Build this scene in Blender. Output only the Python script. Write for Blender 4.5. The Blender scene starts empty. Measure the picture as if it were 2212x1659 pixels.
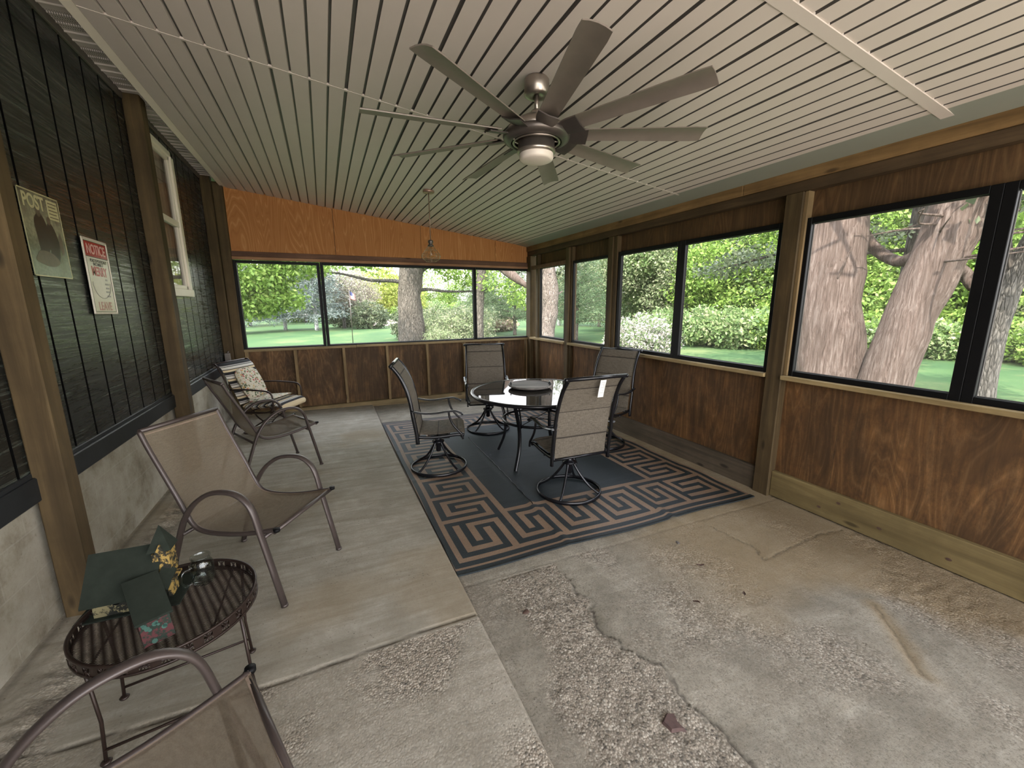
import bpy, math, random
import numpy as np
from mathutils import Vector, Matrix, noise
PI = math.pi
sc = bpy.context.scene
col = sc.collection

# ---------------------------------------------------------------- camera
cd = bpy.data.cameras.new('camera')
cam = bpy.data.objects.new('camera', cd)
col.objects.link(cam)
cd.sensor_width = 36.0
cd.lens = 879.6 / 2212 * 36.0
cd.clip_start = 0.02
cd.clip_end = 400
R_ = (0.90984287, -0.41491946, -0.00527208)
U_ = (0.08470868, 0.17328303, 0.98122242)
F_ = (0.40621471, 0.89320481, -0.19280761)
cam.matrix_world = Matrix(((R_[0], U_[0], -F_[0], 0), (R_[1], U_[1], -F_[1], 0), (R_[2], U_[2], -F_[2], 1.66), (0, 0, 0, 1)))
sc.camera = cam

# ---------------------------------------------------------------- sky, sun, exposure
SKY_STRENGTH = 3.2
SUN_STRENGTH = 5.5
EXPOSURE = 1.45
wd = bpy.data.worlds.new('world')
sc.world = wd
wd.use_nodes = True
nt = wd.node_tree
nt.nodes.clear()
wo = nt.nodes.new('ShaderNodeOutputWorld')
bg = nt.nodes.new('ShaderNodeBackground')
tc = nt.nodes.new('ShaderNodeTexCoord')
sx = nt.nodes.new('ShaderNodeSeparateXYZ')
cr = nt.nodes.new('ShaderNodeValToRGB')
nt.links.new(tc.outputs['Generated'], sx.inputs[0])
nt.links.new(sx.outputs['Z'], cr.inputs[0])
cr.color_ramp.elements[0].position = 0.0
cr.color_ramp.elements[0].color = (1.0, 0.97, 0.93, 1)
cr.color_ramp.elements[1].position = 0.6
cr.color_ramp.elements[1].color = (0.80, 0.87, 1.0, 1)
nt.links.new(cr.outputs[0], bg.inputs[0])
bg.inputs[1].default_value = SKY_STRENGTH
nt.links.new(bg.outputs[0], wo.inputs[0])
sl = bpy.data.lights.new('sun', 'SUN')
sun = bpy.data.objects.new('sun', sl)
col.objects.link(sun)
sl.energy = SUN_STRENGTH
sl.angle = math.radians(0.6)
sl.color = (1.0, 0.95, 0.86)
sun.rotation_euler = Vector((0.52, 0.42, -0.74)).to_track_quat('-Z', 'Y').to_euler()
sun.location = (-8, -6, 14)
sc.view_settings.view_transform = 'Standard'
sc.view_settings.look = 'None'
sc.view_settings.gamma = 1.0
sc.view_settings.use_curve_mapping = False
sc.view_settings.exposure = EXPOSURE
sc.cycles.use_denoising = True
sc.cycles.max_bounces = 10
sc.cycles.diffuse_bounces = 6
sc.cycles.glossy_bounces = 4
sc.cycles.transmission_bounces = 8
sc.cycles.transparent_max_bounces = 24
sc.cycles.sample_clamp_indirect = 6.0
sc.cycles.caustics_reflective = False
sc.cycles.caustics_refractive = False

# ---------------------------------------------------------------- mesh helpers
class MB:
    def __init__(s):
        s.v = []; s.f = []; s.m = []; s.sm = []
    def add(s, vs, fs, mi=0, smooth=False):
        o = len(s.v)
        s.v += [tuple(p) for p in vs]
        for f in fs:
            s.f.append(tuple(i + o for i in f)); s.m.append(mi); s.sm.append(smooth)
        return s
    def box(s, x0, x1, y0, y1, z0, z1, mi=0, M=None):
        vs = [(x, y, z) for z in (z0, z1) for y in (y0, y1) for x in (x0, x1)]
        if M is not None: vs = [M @ Vector(p) for p in vs]
        return s.add(vs, [(0, 2, 3, 1), (4, 5, 7, 6), (0, 1, 5, 4), (2, 6, 7, 3), (0, 4, 6, 2), (1, 3, 7, 5)], mi)
    def bbox(s, x0, x1, y0, y1, z0, z1, b=0.004, mi=0, M=None):
        # box with chamfered edges
        xs = (x0, x1); ys = (y0, y1); zs = (z0, z1); vs = []; idx = {}
        for i in (0, 1):
            for j in (0, 1):
                for k in (0, 1):
                    sx_, sy_, sz_ = (1 if i == 0 else -1), (1 if j == 0 else -1), (1 if k == 0 else -1)
                    idx[(i, j, k, 0)] = len(vs); vs.append((xs[i], ys[j] + sy_ * b, zs[k] + sz_ * b))
                    idx[(i, j, k, 1)] = len(vs); vs.append((xs[i] + sx_ * b, ys[j], zs[k] + sz_ * b))
                    idx[(i, j, k, 2)] = len(vs); vs.append((xs[i] + sx_ * b, ys[j] + sy_ * b, zs[k]))
        fs = []
        for a in range(3):
            for q in (0, 1):
                o = [x for x in range(3) if x != a]
                ring = []
                for (p, r) in ((0, 0), (1, 0), (1, 1), (0, 1)):
                    key = [0, 0, 0]; key[a] = q; key[o[0]] = p; key[o[1]] = r
                    ring.append(idx[(key[0], key[1], key[2], a)])
                fs.append(ring if (q == 1) == (a != 1) else ring[::-1])
        for a in range(3):
            o = [x for x in range(3) if x != a]
            for p in (0, 1):
                for r in (0, 1):
                    k0 = [0, 0, 0]; k0[o[0]] = p; k0[o[1]] = r; k1 = list(k0); k1[a] = 1
                    fs.append([idx[(*k0, o[0])], idx[(*k1, o[0])], idx[(*k1, o[1])], idx[(*k0, o[1])]])
        for i in (0, 1):
            for j in (0, 1):
                for k in (0, 1):
                    fs.append([idx[(i, j, k, 0)], idx[(i, j, k, 1)], idx[(i, j, k, 2)]])
        if M is not None: vs = [M @ Vector(p) for p in vs]
        return s.add(vs, fs, mi)
    def tube(s, pts, r, n=10, closed=False, mi=0, caps=True, ref=None, rb=None):
        # r: radius or list; rb: second radius for an oval section whose first axis follows ref
        P = [Vector(p) for p in pts]; L = len(P)
        rr = r if isinstance(r, (list, tuple)) else [r] * L
        vs = []; prev = None
        for i in range(L):
            if closed: t = P[(i + 1) % L] - P[i - 1]
            else: t = P[min(i + 1, L - 1)] - P[max(i - 1, 0)]
            t.normalize()
            if ref is not None:
                a = Vector(ref); a = a - t * a.dot(t)
                if a.length < 1e-4: a = t.orthogonal()
            elif prev is None: a = t.orthogonal()
            else:
                a = prev - t * prev.dot(t)
                if a.length < 1e-5: a = t.orthogonal()
            a.normalize(); prev = a; b = t.cross(a)
            r2 = rr[i] if rb is None else rb
            for k in range(n):
                an = 2 * PI * k / n
                vs.append(P[i] + a * (math.cos(an) * rr[i]) + b * (math.sin(an) * r2))
        fs = []
        for i in range(L if closed else L - 1):
            j = (i + 1) % L
            for k in range(n):
                k2 = (k + 1) % n
                fs.append((i * n + k, i * n + k2, j * n + k2, j * n + k))
        s.add(vs, fs, mi, True)
        if caps and not closed:
            o = len(s.v) - len(vs)
            s.f.append(tuple(o + k for k in range(n))[::-1]); s.m.append(mi); s.sm.append(False)
            s.f.append(tuple(o + (L - 1) * n + k for k in range(n))); s.m.append(mi); s.sm.append(False)
        return s
    def lathe(s, prof, n=32, c=(0, 0, 0), mi=0, smooth=True, closed=False):
        vs = []; fs = []; L = len(prof)
        for (r, z) in prof:
            for k in range(n):
                a = 2 * PI * k / n
                vs.append((c[0] + r * math.cos(a), c[1] + r * math.sin(a), c[2] + z))
        for i in range(L if closed else L - 1):
            j = (i + 1) % L
            for k in range(n):
                k2 = (k + 1) % n
                fs.append((i * n + k, i * n + k2, j * n + k2, j * n + k))
        return s.add(vs, fs, mi, smooth)
    def prism(s, poly, h0, h1, plane='xy', mi=0, M=None):
        n = len(poly)
        def mk(p, h):
            if plane == 'xy': return (p[0], p[1], h)
            if plane == 'xz': return (p[0], h, p[1])
            return (h, p[0], p[1])
        vs = [mk(p, h0) for p in poly] + [mk(p, h1) for p in poly]
        if M is not None: vs = [M @ Vector(p) for p in vs]
        fs = [tuple(range(n))[::-1], tuple(range(n, 2 * n))] + [(i, (i + 1) % n, n + (i + 1) % n, n + i) for i in range(n)]
        return s.add(vs, fs, mi)
    def surf(s, rows, mi=0, smooth=True, thick=None):
        # rows: list of equal-length point rows
        nr = len(rows); nc = len(rows[0])
        vs = [p for r in rows for p in r]
        fs = [(i * nc + j, i * nc + j + 1, (i + 1) * nc + j + 1, (i + 1) * nc + j) for i in range(nr - 1) for j in range(nc - 1)]
        return s.add(vs, fs, mi, smooth)
    def build(s, name, mats, parent=None):
        me = bpy.data.meshes.new(name)
        me.from_pydata([tuple(p) for p in s.v], [], s.f)
        if not isinstance(mats, (list, tuple)): mats = [mats]
        for m in mats: me.materials.append(m)
        me.polygons.foreach_set('material_index', s.m)
        me.polygons.foreach_set('use_smooth', s.sm)
        me.update()
        o = bpy.data.objects.new(name, me)
        col.objects.link(o)
        if parent is not None: o.parent = parent
        return o

def fixn(o):
    import bmesh
    bm = bmesh.new(); bm.from_mesh(o.data)
    bmesh.ops.recalc_face_normals(bm, faces=bm.faces[:])
    bm.to_mesh(o.data); bm.free()
    return o

def tag(o, label=None, cat=None, group=None, kind=None):
    if label: o['label'] = label
    if cat: o['category'] = cat
    if group: o['group'] = group
    if kind: o['kind'] = kind
    return o

def empty(name, loc=(0, 0, 0), rz=0.0, scale=1.0):
    o = bpy.data.objects.new(name, None)
    col.objects.link(o)
    o.location = loc; o.rotation_euler = (0, 0, rz); o.scale = (scale,) * 3
    o.empty_display_size = 0.1
    return o

def copy_tree(o, parent=None):
    c = o.copy()
    col.objects.link(c)
    if parent is not None: c.parent = parent
    for ch in list(o.children): copy_tree(ch, c)
    return c

def smoothpath(pts, n=6, closed=False):
    P = [Vector(p) for p in pts]; L = len(P); out = []
    rng = range(L) if closed else range(L - 1)
    for i in rng:
        if closed: p0, p1, p2, p3 = P[i - 1], P[i], P[(i + 1) % L], P[(i + 2) % L]
        else: p0, p1, p2, p3 = P[max(i - 1, 0)], P[i], P[i + 1], P[min(i + 2, L - 1)]
        for k in range(n):
            t = k / n
            out.append(0.5 * ((2 * p1) + (-p0 + p2) * t + (2 * p0 - 5 * p1 + 4 * p2 - p3) * t * t + (-p0 + 3 * p1 - 3 * p2 + p3) * t ** 3))
    if not closed: out.append(P[-1])
    return out

def fz(x):                                  # the patio falls slightly towards the outer wall
    return -0.018 * (x - 1.6)

# ---------------------------------------------------------------- material helpers
class NT:
    def __init__(s, name):
        s.m = bpy.data.materials.new(name); s.m.use_nodes = True
        s.t = s.m.node_tree; s.t.nodes.clear()
        s.out = s.n('ShaderNodeOutputMaterial')
    def n(s, typ, **kw):
        nd = s.t.nodes.new(typ)
        for k, v in kw.items(): setattr(nd, k, v)
        return nd
    def l(s, a, b): s.t.links.new(a, b)
    def coord(s, kind='Object', scale=(1, 1, 1), rot=(0, 0, 0), loc=(0, 0, 0)):
        c = s.n('ShaderNodeTexCoord'); mp = s.n('ShaderNodeMapping')
        s.l(c.outputs[kind], mp.inputs[0])
        mp.inputs['Scale'].default_value = scale; mp.inputs['Rotation'].default_value = rot; mp.inputs['Location'].default_value = loc
        return mp.outputs[0]
    def noise(s, vec, scale=5, detail=6, rough=0.6, dist=0.0):
        nd = s.n('ShaderNodeTexNoise')
        nd.inputs['Scale'].default_value = scale; nd.inputs['Detail'].default_value = detail
        nd.inputs['Roughness'].default_value = rough; nd.inputs['Distortion'].default_value = dist
        if vec is not None: s.l(vec, nd.inputs['Vector'])
        return nd.outputs['Fac']
    def vor(s, vec, scale=5, feature='F1', rnd=1.0):
        nd = s.n('ShaderNodeTexVoronoi', feature=feature)
        nd.inputs['Scale'].default_value = scale; nd.inputs['Randomness'].default_value = rnd
        if vec is not None: s.l(vec, nd.inputs['Vector'])
        return nd
    def wave(s, vec, scale=5, dist=2, detail=2, dscale=1, typ='BANDS', direction='X', rough=.5):
        nd = s.n('ShaderNodeTexWave', wave_type=typ)
        if typ == 'BANDS': nd.bands_direction = direction
        nd.inputs['Scale'].default_value = scale; nd.inputs['Distortion'].default_value = dist
        nd.inputs['Detail'].default_value = detail; nd.inputs['Detail Scale'].default_value = dscale
        nd.inputs['Detail Roughness'].default_value = rough
        if vec is not None: s.l(vec, nd.inputs['Vector'])
        return nd.outputs['Fac']
    def ramp(s, fac, stops, interp='LINEAR'):
        nd = s.n('ShaderNodeValToRGB'); cr = nd.color_ramp; cr.interpolation = interp
        while len(cr.elements) < len(stops): cr.elements.new(0.5)
        for e, (p, c) in zip(cr.elements, stops):
            e.position = p
            e.color = (c[0], c[1], c[2], 1) if isinstance(c, (tuple, list)) else (c, c, c, 1)
        s.l(fac, nd.inputs[0])
        return nd.outputs[0]
    def mix(s, fac, a, b, blend='MIX'):
        nd = s.n('ShaderNodeMix', data_type='RGBA', blend_type=blend)
        for sock, v in ((nd.inputs[0], fac), (nd.inputs[6], a), (nd.inputs[7], b)):
            if hasattr(v, 'is_output') or isinstance(v, bpy.types.NodeSocket): s.l(v, sock)
            elif isinstance(v, (tuple, list)): sock.default_value = (v[0], v[1], v[2], 1)
            else:
                try: sock.default_value = v
                except TypeError: sock.default_value = (v, v, v, 1)
        return nd.outputs[2]
    def math(s, op, a, b=0.0, c=None):
        nd = s.n('ShaderNodeMath', operation=op)
        for i, v in enumerate((a, b) if c is None else (a, b, c)):
            if isinstance(v, bpy.types.NodeSocket): s.l(v, nd.inputs[i])
            else: nd.inputs[i].default_value = v
        return nd.outputs[0]
    def bump(s, h, strength=0.3, dist=0.01, normal=None):
        nd = s.n('ShaderNodeBump')
        nd.inputs['Strength'].default_value = strength; nd.inputs['Distance'].default_value = dist
        s.l(h, nd.inputs['Height'])
        if normal is not None: s.l(normal, nd.inputs['Normal'])
        return nd.outputs[0]
    def pr(s, color=(.5, .5, .5), rough=0.6, metal=0.0, spec=0.5, normal=None, **kw):
        p = s.n('ShaderNodeBsdfPrincipled')
        def put(k, v):
            if isinstance(v, bpy.types.NodeSocket): s.l(v, p.inputs[k])
            elif isinstance(v, (tuple, list)): p.inputs[k].default_value = (v[0], v[1], v[2], 1)
            else: p.inputs[k].default_value = v
        put('Base Color', color); put('Roughness', rough); put('Metallic', metal); put('Specular IOR Level', spec)
        if normal is not None: s.l(normal, p.inputs['Normal'])
        for k, v in kw.items(): put(k.replace('_', ' '), v)
        return p.outputs[0]
    def done(s, sh):
        s.l(sh, s.out.inputs[0]); return s.m

def simple(name, color, rough=0.5, metal=0.0, nscale=30, namt=0.15, bump=0.0, spec=0.5):
    t = NT(name)
    v = t.coord()
    f = t.noise(v, nscale, 4)
    c = t.mix(f, tuple(x * (1 - namt) for x in color), tuple(min(1, x * (1 + namt)) for x in color))
    nm = t.bump(f, bump, 0.003) if bump else None
    return t.done(t.pr(c, rough, metal, spec, nm))

def wood(name, c0, c1, axis='Z', gs=1.0, rough=0.75, knots=True, stain=None, loc=(0, 0, 0), contrast=1.0):
    # lumber: fibres along the axis, knots and grime
    t = NT(name)
    st = {'X': (1.2, 22, 22), 'Y': (22, 1.2, 22), 'Z': (22, 22, 1.2)}[axis]
    v = t.coord('Object', tuple(x * gs for x in st), loc=loc)
    f = t.noise(v, 1.0, 8, 0.65, 0.6)
    v2 = t.coord('Object', tuple(x * gs * .35 for x in st), loc=loc)
    g = t.noise(v2, 1.0, 3, 0.5, 1.2)
    c = t.ramp(f, [(0.30, tuple(x * (1 - .45 * contrast) for x in c0)), (0.52, c0), (0.72, c1)])
    c = t.mix(t.ramp(g, [(0.35, 0.0), (0.75, 0.55)]), c, tuple(x * 1.25 for x in c1))
    v3 = t.coord('Object', (1, 1, 1), loc=loc)
    if knots:
        kd = t.vor(t.coord('Object', {'X': (1.6, 5, 5), 'Y': (5, 1.6, 5), 'Z': (5, 5, 1.6)}[axis], loc=loc), 1.0)
        k = t.ramp(kd.outputs['Distance'], [(0.05, 1.0), (0.10, 0.0)])
        c = t.mix(k, c, tuple(x * 0.35 for x in c0))
    big = t.noise(v3, 2.2, 5, 0.6)
    c = t.mix(t.ramp(big, [(0.35, 0.55), (0.65, 0.0)]), c, stain or tuple(x * 0.5 for x in c0))
    nm = t.bump(f, 0.35, 0.004)
    return t.done(t.pr(c, rough, 0, 0.3, nm))

M = {}
M['post'] = wood('post_wood', (.066, .043, .018), (.120, .082, .037), 'Z')
M['stud'] = wood('stud_wood', (.20, .135, .063), (.30, .21, .11), 'Z')
M['plate'] = wood('plate_wood', (.28, .20, .09), (.42, .32, .17), 'Y')
M['platex'] = wood('sill_wood', (.22, .16, .08), (.35, .26, .14), 'X')
M['treated'] = wood('treated_board', (.15, .108, .043), (.23, .175, .08), 'Y')
M['greyboard'] = wood('grey_board', (.075, .058, .038), (.13, .10, .07), 'Y')
M['beam'] = wood('beam_wood', (.20, .115, .045), (.32, .195, .085), 'Y')
M['beamdk'] = wood('beam_lower', (.06, .037, .018), (.11, .07, .037), 'Y')
M['headx'] = wood('header_wood', (.12, .060, .038), (.20, .11, .07), 'X')
M['trimx'] = wood('header_trim', (.33, .17, .09), (.46, .26, .15), 'X')

def plywood(name, c0, c1, dark, plane='xz', weather=0.0, stainc=(.030, .018, .009), band=9.0, loc=(0, 0, 0)):
    t = NT(name)
    if plane == 'xz': sc_ = (1, 1, .16); dr = 'X'
    else: sc_ = (1, 1, .16); dr = 'Y'
    sh = {'xz': (3.0, 1, .36), 'yz': (1, 3.0, .36)}[plane]
    n0 = t.noise(t.coord('Object', sh, loc=loc), 1.0, 2.2, .45, .5)
    w = t.math('FRACT', t.math('MULTIPLY', n0, band))
    w = t.math('ABSOLUTE', t.math('SUBTRACT', t.math('MULTIPLY', w, 2.0), 1.0))
    fine = t.noise(t.coord('Object', (90, 90, 3), loc=loc), 1.0, 5, .7)
    c = t.ramp(w, [(0.0, c1), (0.35, c0), (0.70, c0), (1.0, tuple((x + y) / 2 for x, y in zip(c0, dark)))])
    c = t.mix(t.ramp(fine, [(.35, .45), (.7, 0.0)]), c, dark)
    patch = t.noise(t.coord('Object', (1.5, 1.5, .8), loc=loc), 1.6, 4)
    c = t.mix(t.ramp(patch, [(.3, .35), (.7, 0)]), c, dark)
    if weather > 0:
        st = t.noise(t.coord('Object', (9, 9, .9), loc=loc), 1.0, 8, .72, .8)
        c = t.mix(t.ramp(st, [(.38, weather), (.62, 0.0)]), c, stainc)
        sp = t.noise(t.coord('Object', (3.2, 3.2, 1.6), loc=loc), 1.0, 9, .78)
        c = t.mix(t.ramp(sp, [(.44, weather), (.58, 0.0)]), c, stainc)
    nm = t.bump(fine, .25, .003)
    return t.done(t.pr(c, .7, 0, .3, nm))
M['ply_top'] = plywood('plywood_upper', (.46, .205, .065), (.60, .31, .115), (.34, .125, .032), band=34.0)
M['ply_low'] = plywood('plywood_lower', (.185, .100, .040), (.30, .175, .080), (.070, .035, .014), weather=.6, band=22)
M['ply_right'] = plywood('plywood_outer', (.200, .098, .032), (.31, .165, .065), (.085, .038, .015), 'yz', weather=.55, band=22)
M['ply_rtop'] = plywood('plywood_outer_top', (.135, .070, .028), (.20, .115, .05), (.05, .026, .010), 'yz', weather=.35, band=26)

def siding_mat():
    t = NT('rough_sawn_siding')
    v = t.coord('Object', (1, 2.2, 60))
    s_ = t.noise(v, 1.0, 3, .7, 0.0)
    v2 = t.coord('Object', (1, 60, 5)); s2 = t.noise(v2, 1.0, 4, .6)
    big = t.noise(t.coord('Object', (1, 1.2, 1.0)), 1.7, 5)
    c = t.ramp(s_, [(.40, (.005, .006, .005)), (.55, (.012, .014, .013)), (.62, (.05, .06, .052)), (.70, (.13, .15, .13))])  # pale streaks put window glints on the sawn face into the colour
    c = t.mix(t.ramp(big, [(.38, .75), (.62, 0)]), c, (.012, .013, .012))
    h = t.math('ADD', s_, t.math('MULTIPLY', s2, .06))
    nm = t.bump(h, .4, .003)
    return t.done(t.pr(c, t.ramp(s_, [(.4, .42), (.60, .20)]), 0, .8, nm))
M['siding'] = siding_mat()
M['skirt'] = simple('dark_painted_board', (.015, .017, .019), .5, 0, 12, .4, .2, .35)
M['soffit'] = simple('soffit_vinyl', (.55, .51, .46), .5, 0, 8, .06)
M['fascia'] = simple('fascia_white', (.92, .83, .71), .5, 0, 8, .06)
M['ceiling'] = simple('ceiling_panel', (.665, .59, .54), .45, 0.0, 5, .04, 0, .3)
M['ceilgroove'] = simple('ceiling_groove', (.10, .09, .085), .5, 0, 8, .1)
M['black'] = simple('black_frame', (.004, .004, .0045), .5, 0, 40, .3, 0, .15)
M['whitevinyl'] = simple('white_vinyl', (.84, .77, .66), .4, 0, 10, .05)
M['blackmetal'] = simple('black_metal', (.008, .008, .010), .26, .2, 60, .3)
M['bronze'] = simple('taupe_tube', (.068, .052, .047), .38, .3, 40, .12)
M['darkbrown'] = simple('brown_metal', (.030, .018, .014), .38, .4, 40, .3)
M['nickel'] = simple('brushed_nickel', (.44, .385, .34), .30, .9, 20, .12)
M['nickeldk'] = simple('dark_nickel', (.13, .11, .10), .35, .7, 20, .2)
M['blade'] = simple('fan_blade', (.20, .165, .14), .45, .2, 14, .15)
M['opal'] = simple('opal_glass', (.74, .66, .58), .35, 0, 6, .03)
M['white'] = simple('white_paper', (.72, .72, .70), .7, 0, 20, .03)
M['cord'] = simple('copper_rod', (.33, .21, .16), .35, .6, 30, .1)
M['brass'] = simple('aged_brass', (.36, .28, .18), .35, .8, 40, .2)

def block_mat():
    t = NT('painted_block')
    c_ = t.n('ShaderNodeTexCoord'); mp = t.n('ShaderNodeMapping'); t.l(c_.outputs['Object'], mp.inputs[0])
    sep = t.n('ShaderNodeSeparateXYZ'); t.l(mp.outputs[0], sep.inputs[0])
    comb = t.n('ShaderNodeCombineXYZ'); t.l(sep.outputs['Y'], comb.inputs[0]); t.l(sep.outputs['Z'], comb.inputs[1])
    br = t.n('ShaderNodeTexBrick'); t.l(comb.outputs[0], br.inputs['Vector'])
    br.inputs['Scale'].default_value = 1.0; br.inputs['Brick Width'].default_value = .42; br.inputs['Row Height'].default_value = .205
    br.inputs['Mortar Size'].default_value = .005; br.inputs['Mortar Smooth'].default_value = .4
    n1 = t.noise(t.coord(), 3.0, 8, .7); n2 = t.noise(t.coord(), 34, 5, .7)
    c = t.ramp(n1, [(.30, (.17, .14, .10)), (.48, (.33, .30, .24)), (.7, (.44, .41, .35))])
    c = t.mix(t.ramp(n2, [(.30, .4), (.40, 0)]), c, (.12, .09, .06))
    c = t.mix(t.math('MULTIPLY', br.outputs['Fac'], .16), c, (.50, .47, .41))
    nm = t.bump(n2, .4, .004); nm = t.bump(br.outputs['Fac'], .25, .004, nm)
    return t.done(t.pr(c, .85, 0, .2, nm))
M['block'] = block_mat()

def fabric(name, c0, c1, see=0.22, sc_=1.0, weave=420):
    t = NT(name)
    a = t.noise(t.coord('Object', (25 * sc_, 25 * sc_, 300 * sc_)), 1, 4, .7)
    b = t.noise(t.coord('Object', (300 * sc_, 300 * sc_, 25 * sc_)), 1, 4, .7)
    f = t.math('MULTIPLY', t.math('ADD', a, b), .5)
    c = t.ramp(f, [(.38, c0), (.62, c1)])
    d = t.pr(c, .8, 0, .25, t.bump(f, .3, .002))
    if see <= 0: return t.done(d)
    tr = t.n('ShaderNodeBsdfTransparent'); tl = t.n('ShaderNodeBsdfTranslucent'); t.l(c, tl.inputs[0])
    m1 = t.n('ShaderNodeMixShader'); m1.inputs[0].default_value = .30; t.l(d, m1.inputs[1]); t.l(tl.outputs[0], m1.inputs[2])
    m2 = t.n('ShaderNodeMixShader'); m2.inputs[0].default_value = see; t.l(m1.outputs[0], m2.inputs[1]); t.l(tr.outputs[0], m2.inputs[2])
    return t.done(m2.outputs[0])
M['sling'] = fabric('sling_mesh', (.175, .138, .098), (.245, .198, .142), .26)
M['hem'] = fabric('sling_hem', (.20, .15, .11), (.28, .21, .16), 0)
M['tweed'] = fabric('tweed_sling', (.060, .050, .038), (.165, .140, .108), 0, 1.0)
# ================================================================ THE PATIO FLOOR
rngn = np.random.default_rng(4)
def vnoise(x, y, s, seed):
    g = np.random.default_rng(seed).random((64, 64))
    u = x * s + 17.3; v = y * s + 9.1
    i = np.floor(u).astype(int); j = np.floor(v).astype(int); fu = u - i; fv = v - j
    fu = fu * fu * (3 - 2 * fu); fv = fv * fv * (3 - 2 * fv)
    i %= 64; j %= 64; i1 = (i + 1) % 64; j1 = (j + 1) % 64
    return (g[i, j] * (1 - fu) + g[i1, j] * fu) * (1 - fv) + (g[i, j1] * (1 - fu) + g[i1, j1] * fu) * fv
def fbm(x, y, s, seed, o=4, r=.5):
    a = 0; w = 1; tot = 0
    for k in range(o):
        a = a + w * vnoise(x, y, s * 2 ** k, seed + k); tot += w; w *= r
    return a / tot
def pdist(x, y, pts, jit=0.012, seed=1):
    # signed side and distance to a jittered polyline
    xx = x + (fbm(x, y, 17, seed, 5, .7) - .5) * jit * 4.5; yy = y + (fbm(x, y, 17, seed + 9, 5, .7) - .5) * jit * 4.5
    best = np.full(x.shape, 9.0); side = np.zeros(x.shape)
    for (ax, ay), (bx, by) in zip(pts[:-1], pts[1:]):
        dx, dy = bx - ax, by - ay; L2 = dx * dx + dy * dy
        t = np.clip(((xx - ax) * dx + (yy - ay) * dy) / L2, 0, 1)
        d = np.hypot(xx - ax - t * dx, yy - ay - t * dy)
        s_ = np.sign((xx - ax) * dy - (yy - ay) * dx)
        m = d < best; side = np.where(m, s_, side); best = np.where(m, d, best)
    return best, side
def sst(a, b, x):
    t = np.clip((x - a) / (b - a), 0, 1); return t * t * (3 - 2 * t)
def grid_obj(name, xs, ys, zfun, mat, parent=None, mask=None):
    X, Y = np.meshgrid(xs, ys, indexing='ij'); Z = zfun(X, Y)
    nx, ny = X.shape
    me = bpy.data.meshes.new(name)
    co = np.stack([X, Y, Z], -1).reshape(-1, 3).astype(np.float32)
    me.vertices.add(nx * ny); me.vertices.foreach_set('co', co.ravel())
    i, j = np.meshgrid(np.arange(nx - 1), np.arange(ny - 1), indexing='ij')
    a = (i * ny + j).ravel(); q = np.stack([a, a + ny, a + ny + 1, a + 1], -1).astype(np.int32)
    me.loops.add(q.size); me.loops.foreach_set('vertex_index', q.ravel())
    me.polygons.add(len(q)); me.polygons.foreach_set('loop_start', np.arange(0, q.size, 4, dtype=np.int32))
    me.polygons.foreach_set('use_smooth', np.ones(len(q), bool))
    me.update(calc_edges=True)
    me.materials.append(mat)
    if mask is not None:
        at = me.color_attributes.new('mask', 'FLOAT_COLOR', 'POINT')
        cc = np.stack([*mask(X, Y), np.ones_like(X)], -1).reshape(-1, 4).astype(np.float32)
        at.data.foreach_set('color', cc.ravel())
    o = bpy.data.objects.new(name, me); col.objects.link(o)
    if parent is not None: o.parent = parent
    return o

ridge = [(1.23, 1.95), (1.229, 1.871), (1.21, 1.758), (1.262, 1.689), (1.19, 1.554), (1.175, 1.467), (1.207, 1.39), (1.19, 1.348), (1.262, 1.253), (1.30, 1.198), (1.298, 1.1), (1.272, 1.003), (1.284, .914), (1.305, .843), (1.29, .755), (1.32, .6), (1.30, .3)]
inner = [(1.188, 1.348), (1.199, 1.234), (1.17, 1.12), (1.135, 1.011), (1.125, .896), (1.16, .75)]
rough = [(.761, 2.05), (.779, 1.801), (.797, 1.647), (.826, 1.497), (.735, 1.388), (.69, 1.271), (.69, 1.166), (.70, 1.077), (.71, 1.0), (.74, .8), (.8, .3)]
crack2 = [(2.59, 2.0), (2.60, 1.85), (2.64, 1.68), (2.55, 1.53), (2.75, 1.55), (3.04, 1.57), (3.25, 1.58), (3.48, 1.55)]
crack3 = [(1.004, 1.887), (1.03, 1.773), (1.055, 1.699), (1.10, 1.64)]
pit = [(2.72, 1.0), (2.50, .76), (2.38, .66)]
stone = [(1.094, .985), (1.18, .998), (1.14, .925), (1.098, .93)]
fine_cr = [(2.3, 1.2), (2.2, .9), (2.22, .6)]

def agg_mask(X, Y):
    dr, sr = pdist(X, Y, rough, .02, 3); di, si = pdist(X, Y, ridge, .014, 5)
    inside = (sr < 0) * (si > 0) * (Y < 2.06)        # between the two broken edges: concrete with its skin gone
    m = np.where(inside, sst(-.01, .10, np.minimum(dr, di * 3) + (fbm(X, Y, 26, 33, 3) - .5) * .07), 0.0)
    m2 = sst(.36, .62, fbm(X, Y, 2.2, 31)) * .85 * (Y < 2.10) * (X > 1.2)
    m3 = sst(.0, .4, 2.1 - Y) * 0 + sst(.5, .7, fbm(X, Y, 3.0, 71)) * .4
    return np.clip(np.maximum(np.maximum(m, m2), m3 * (Y < 2.12)), 0, 1), di, si, dr, sr

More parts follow.
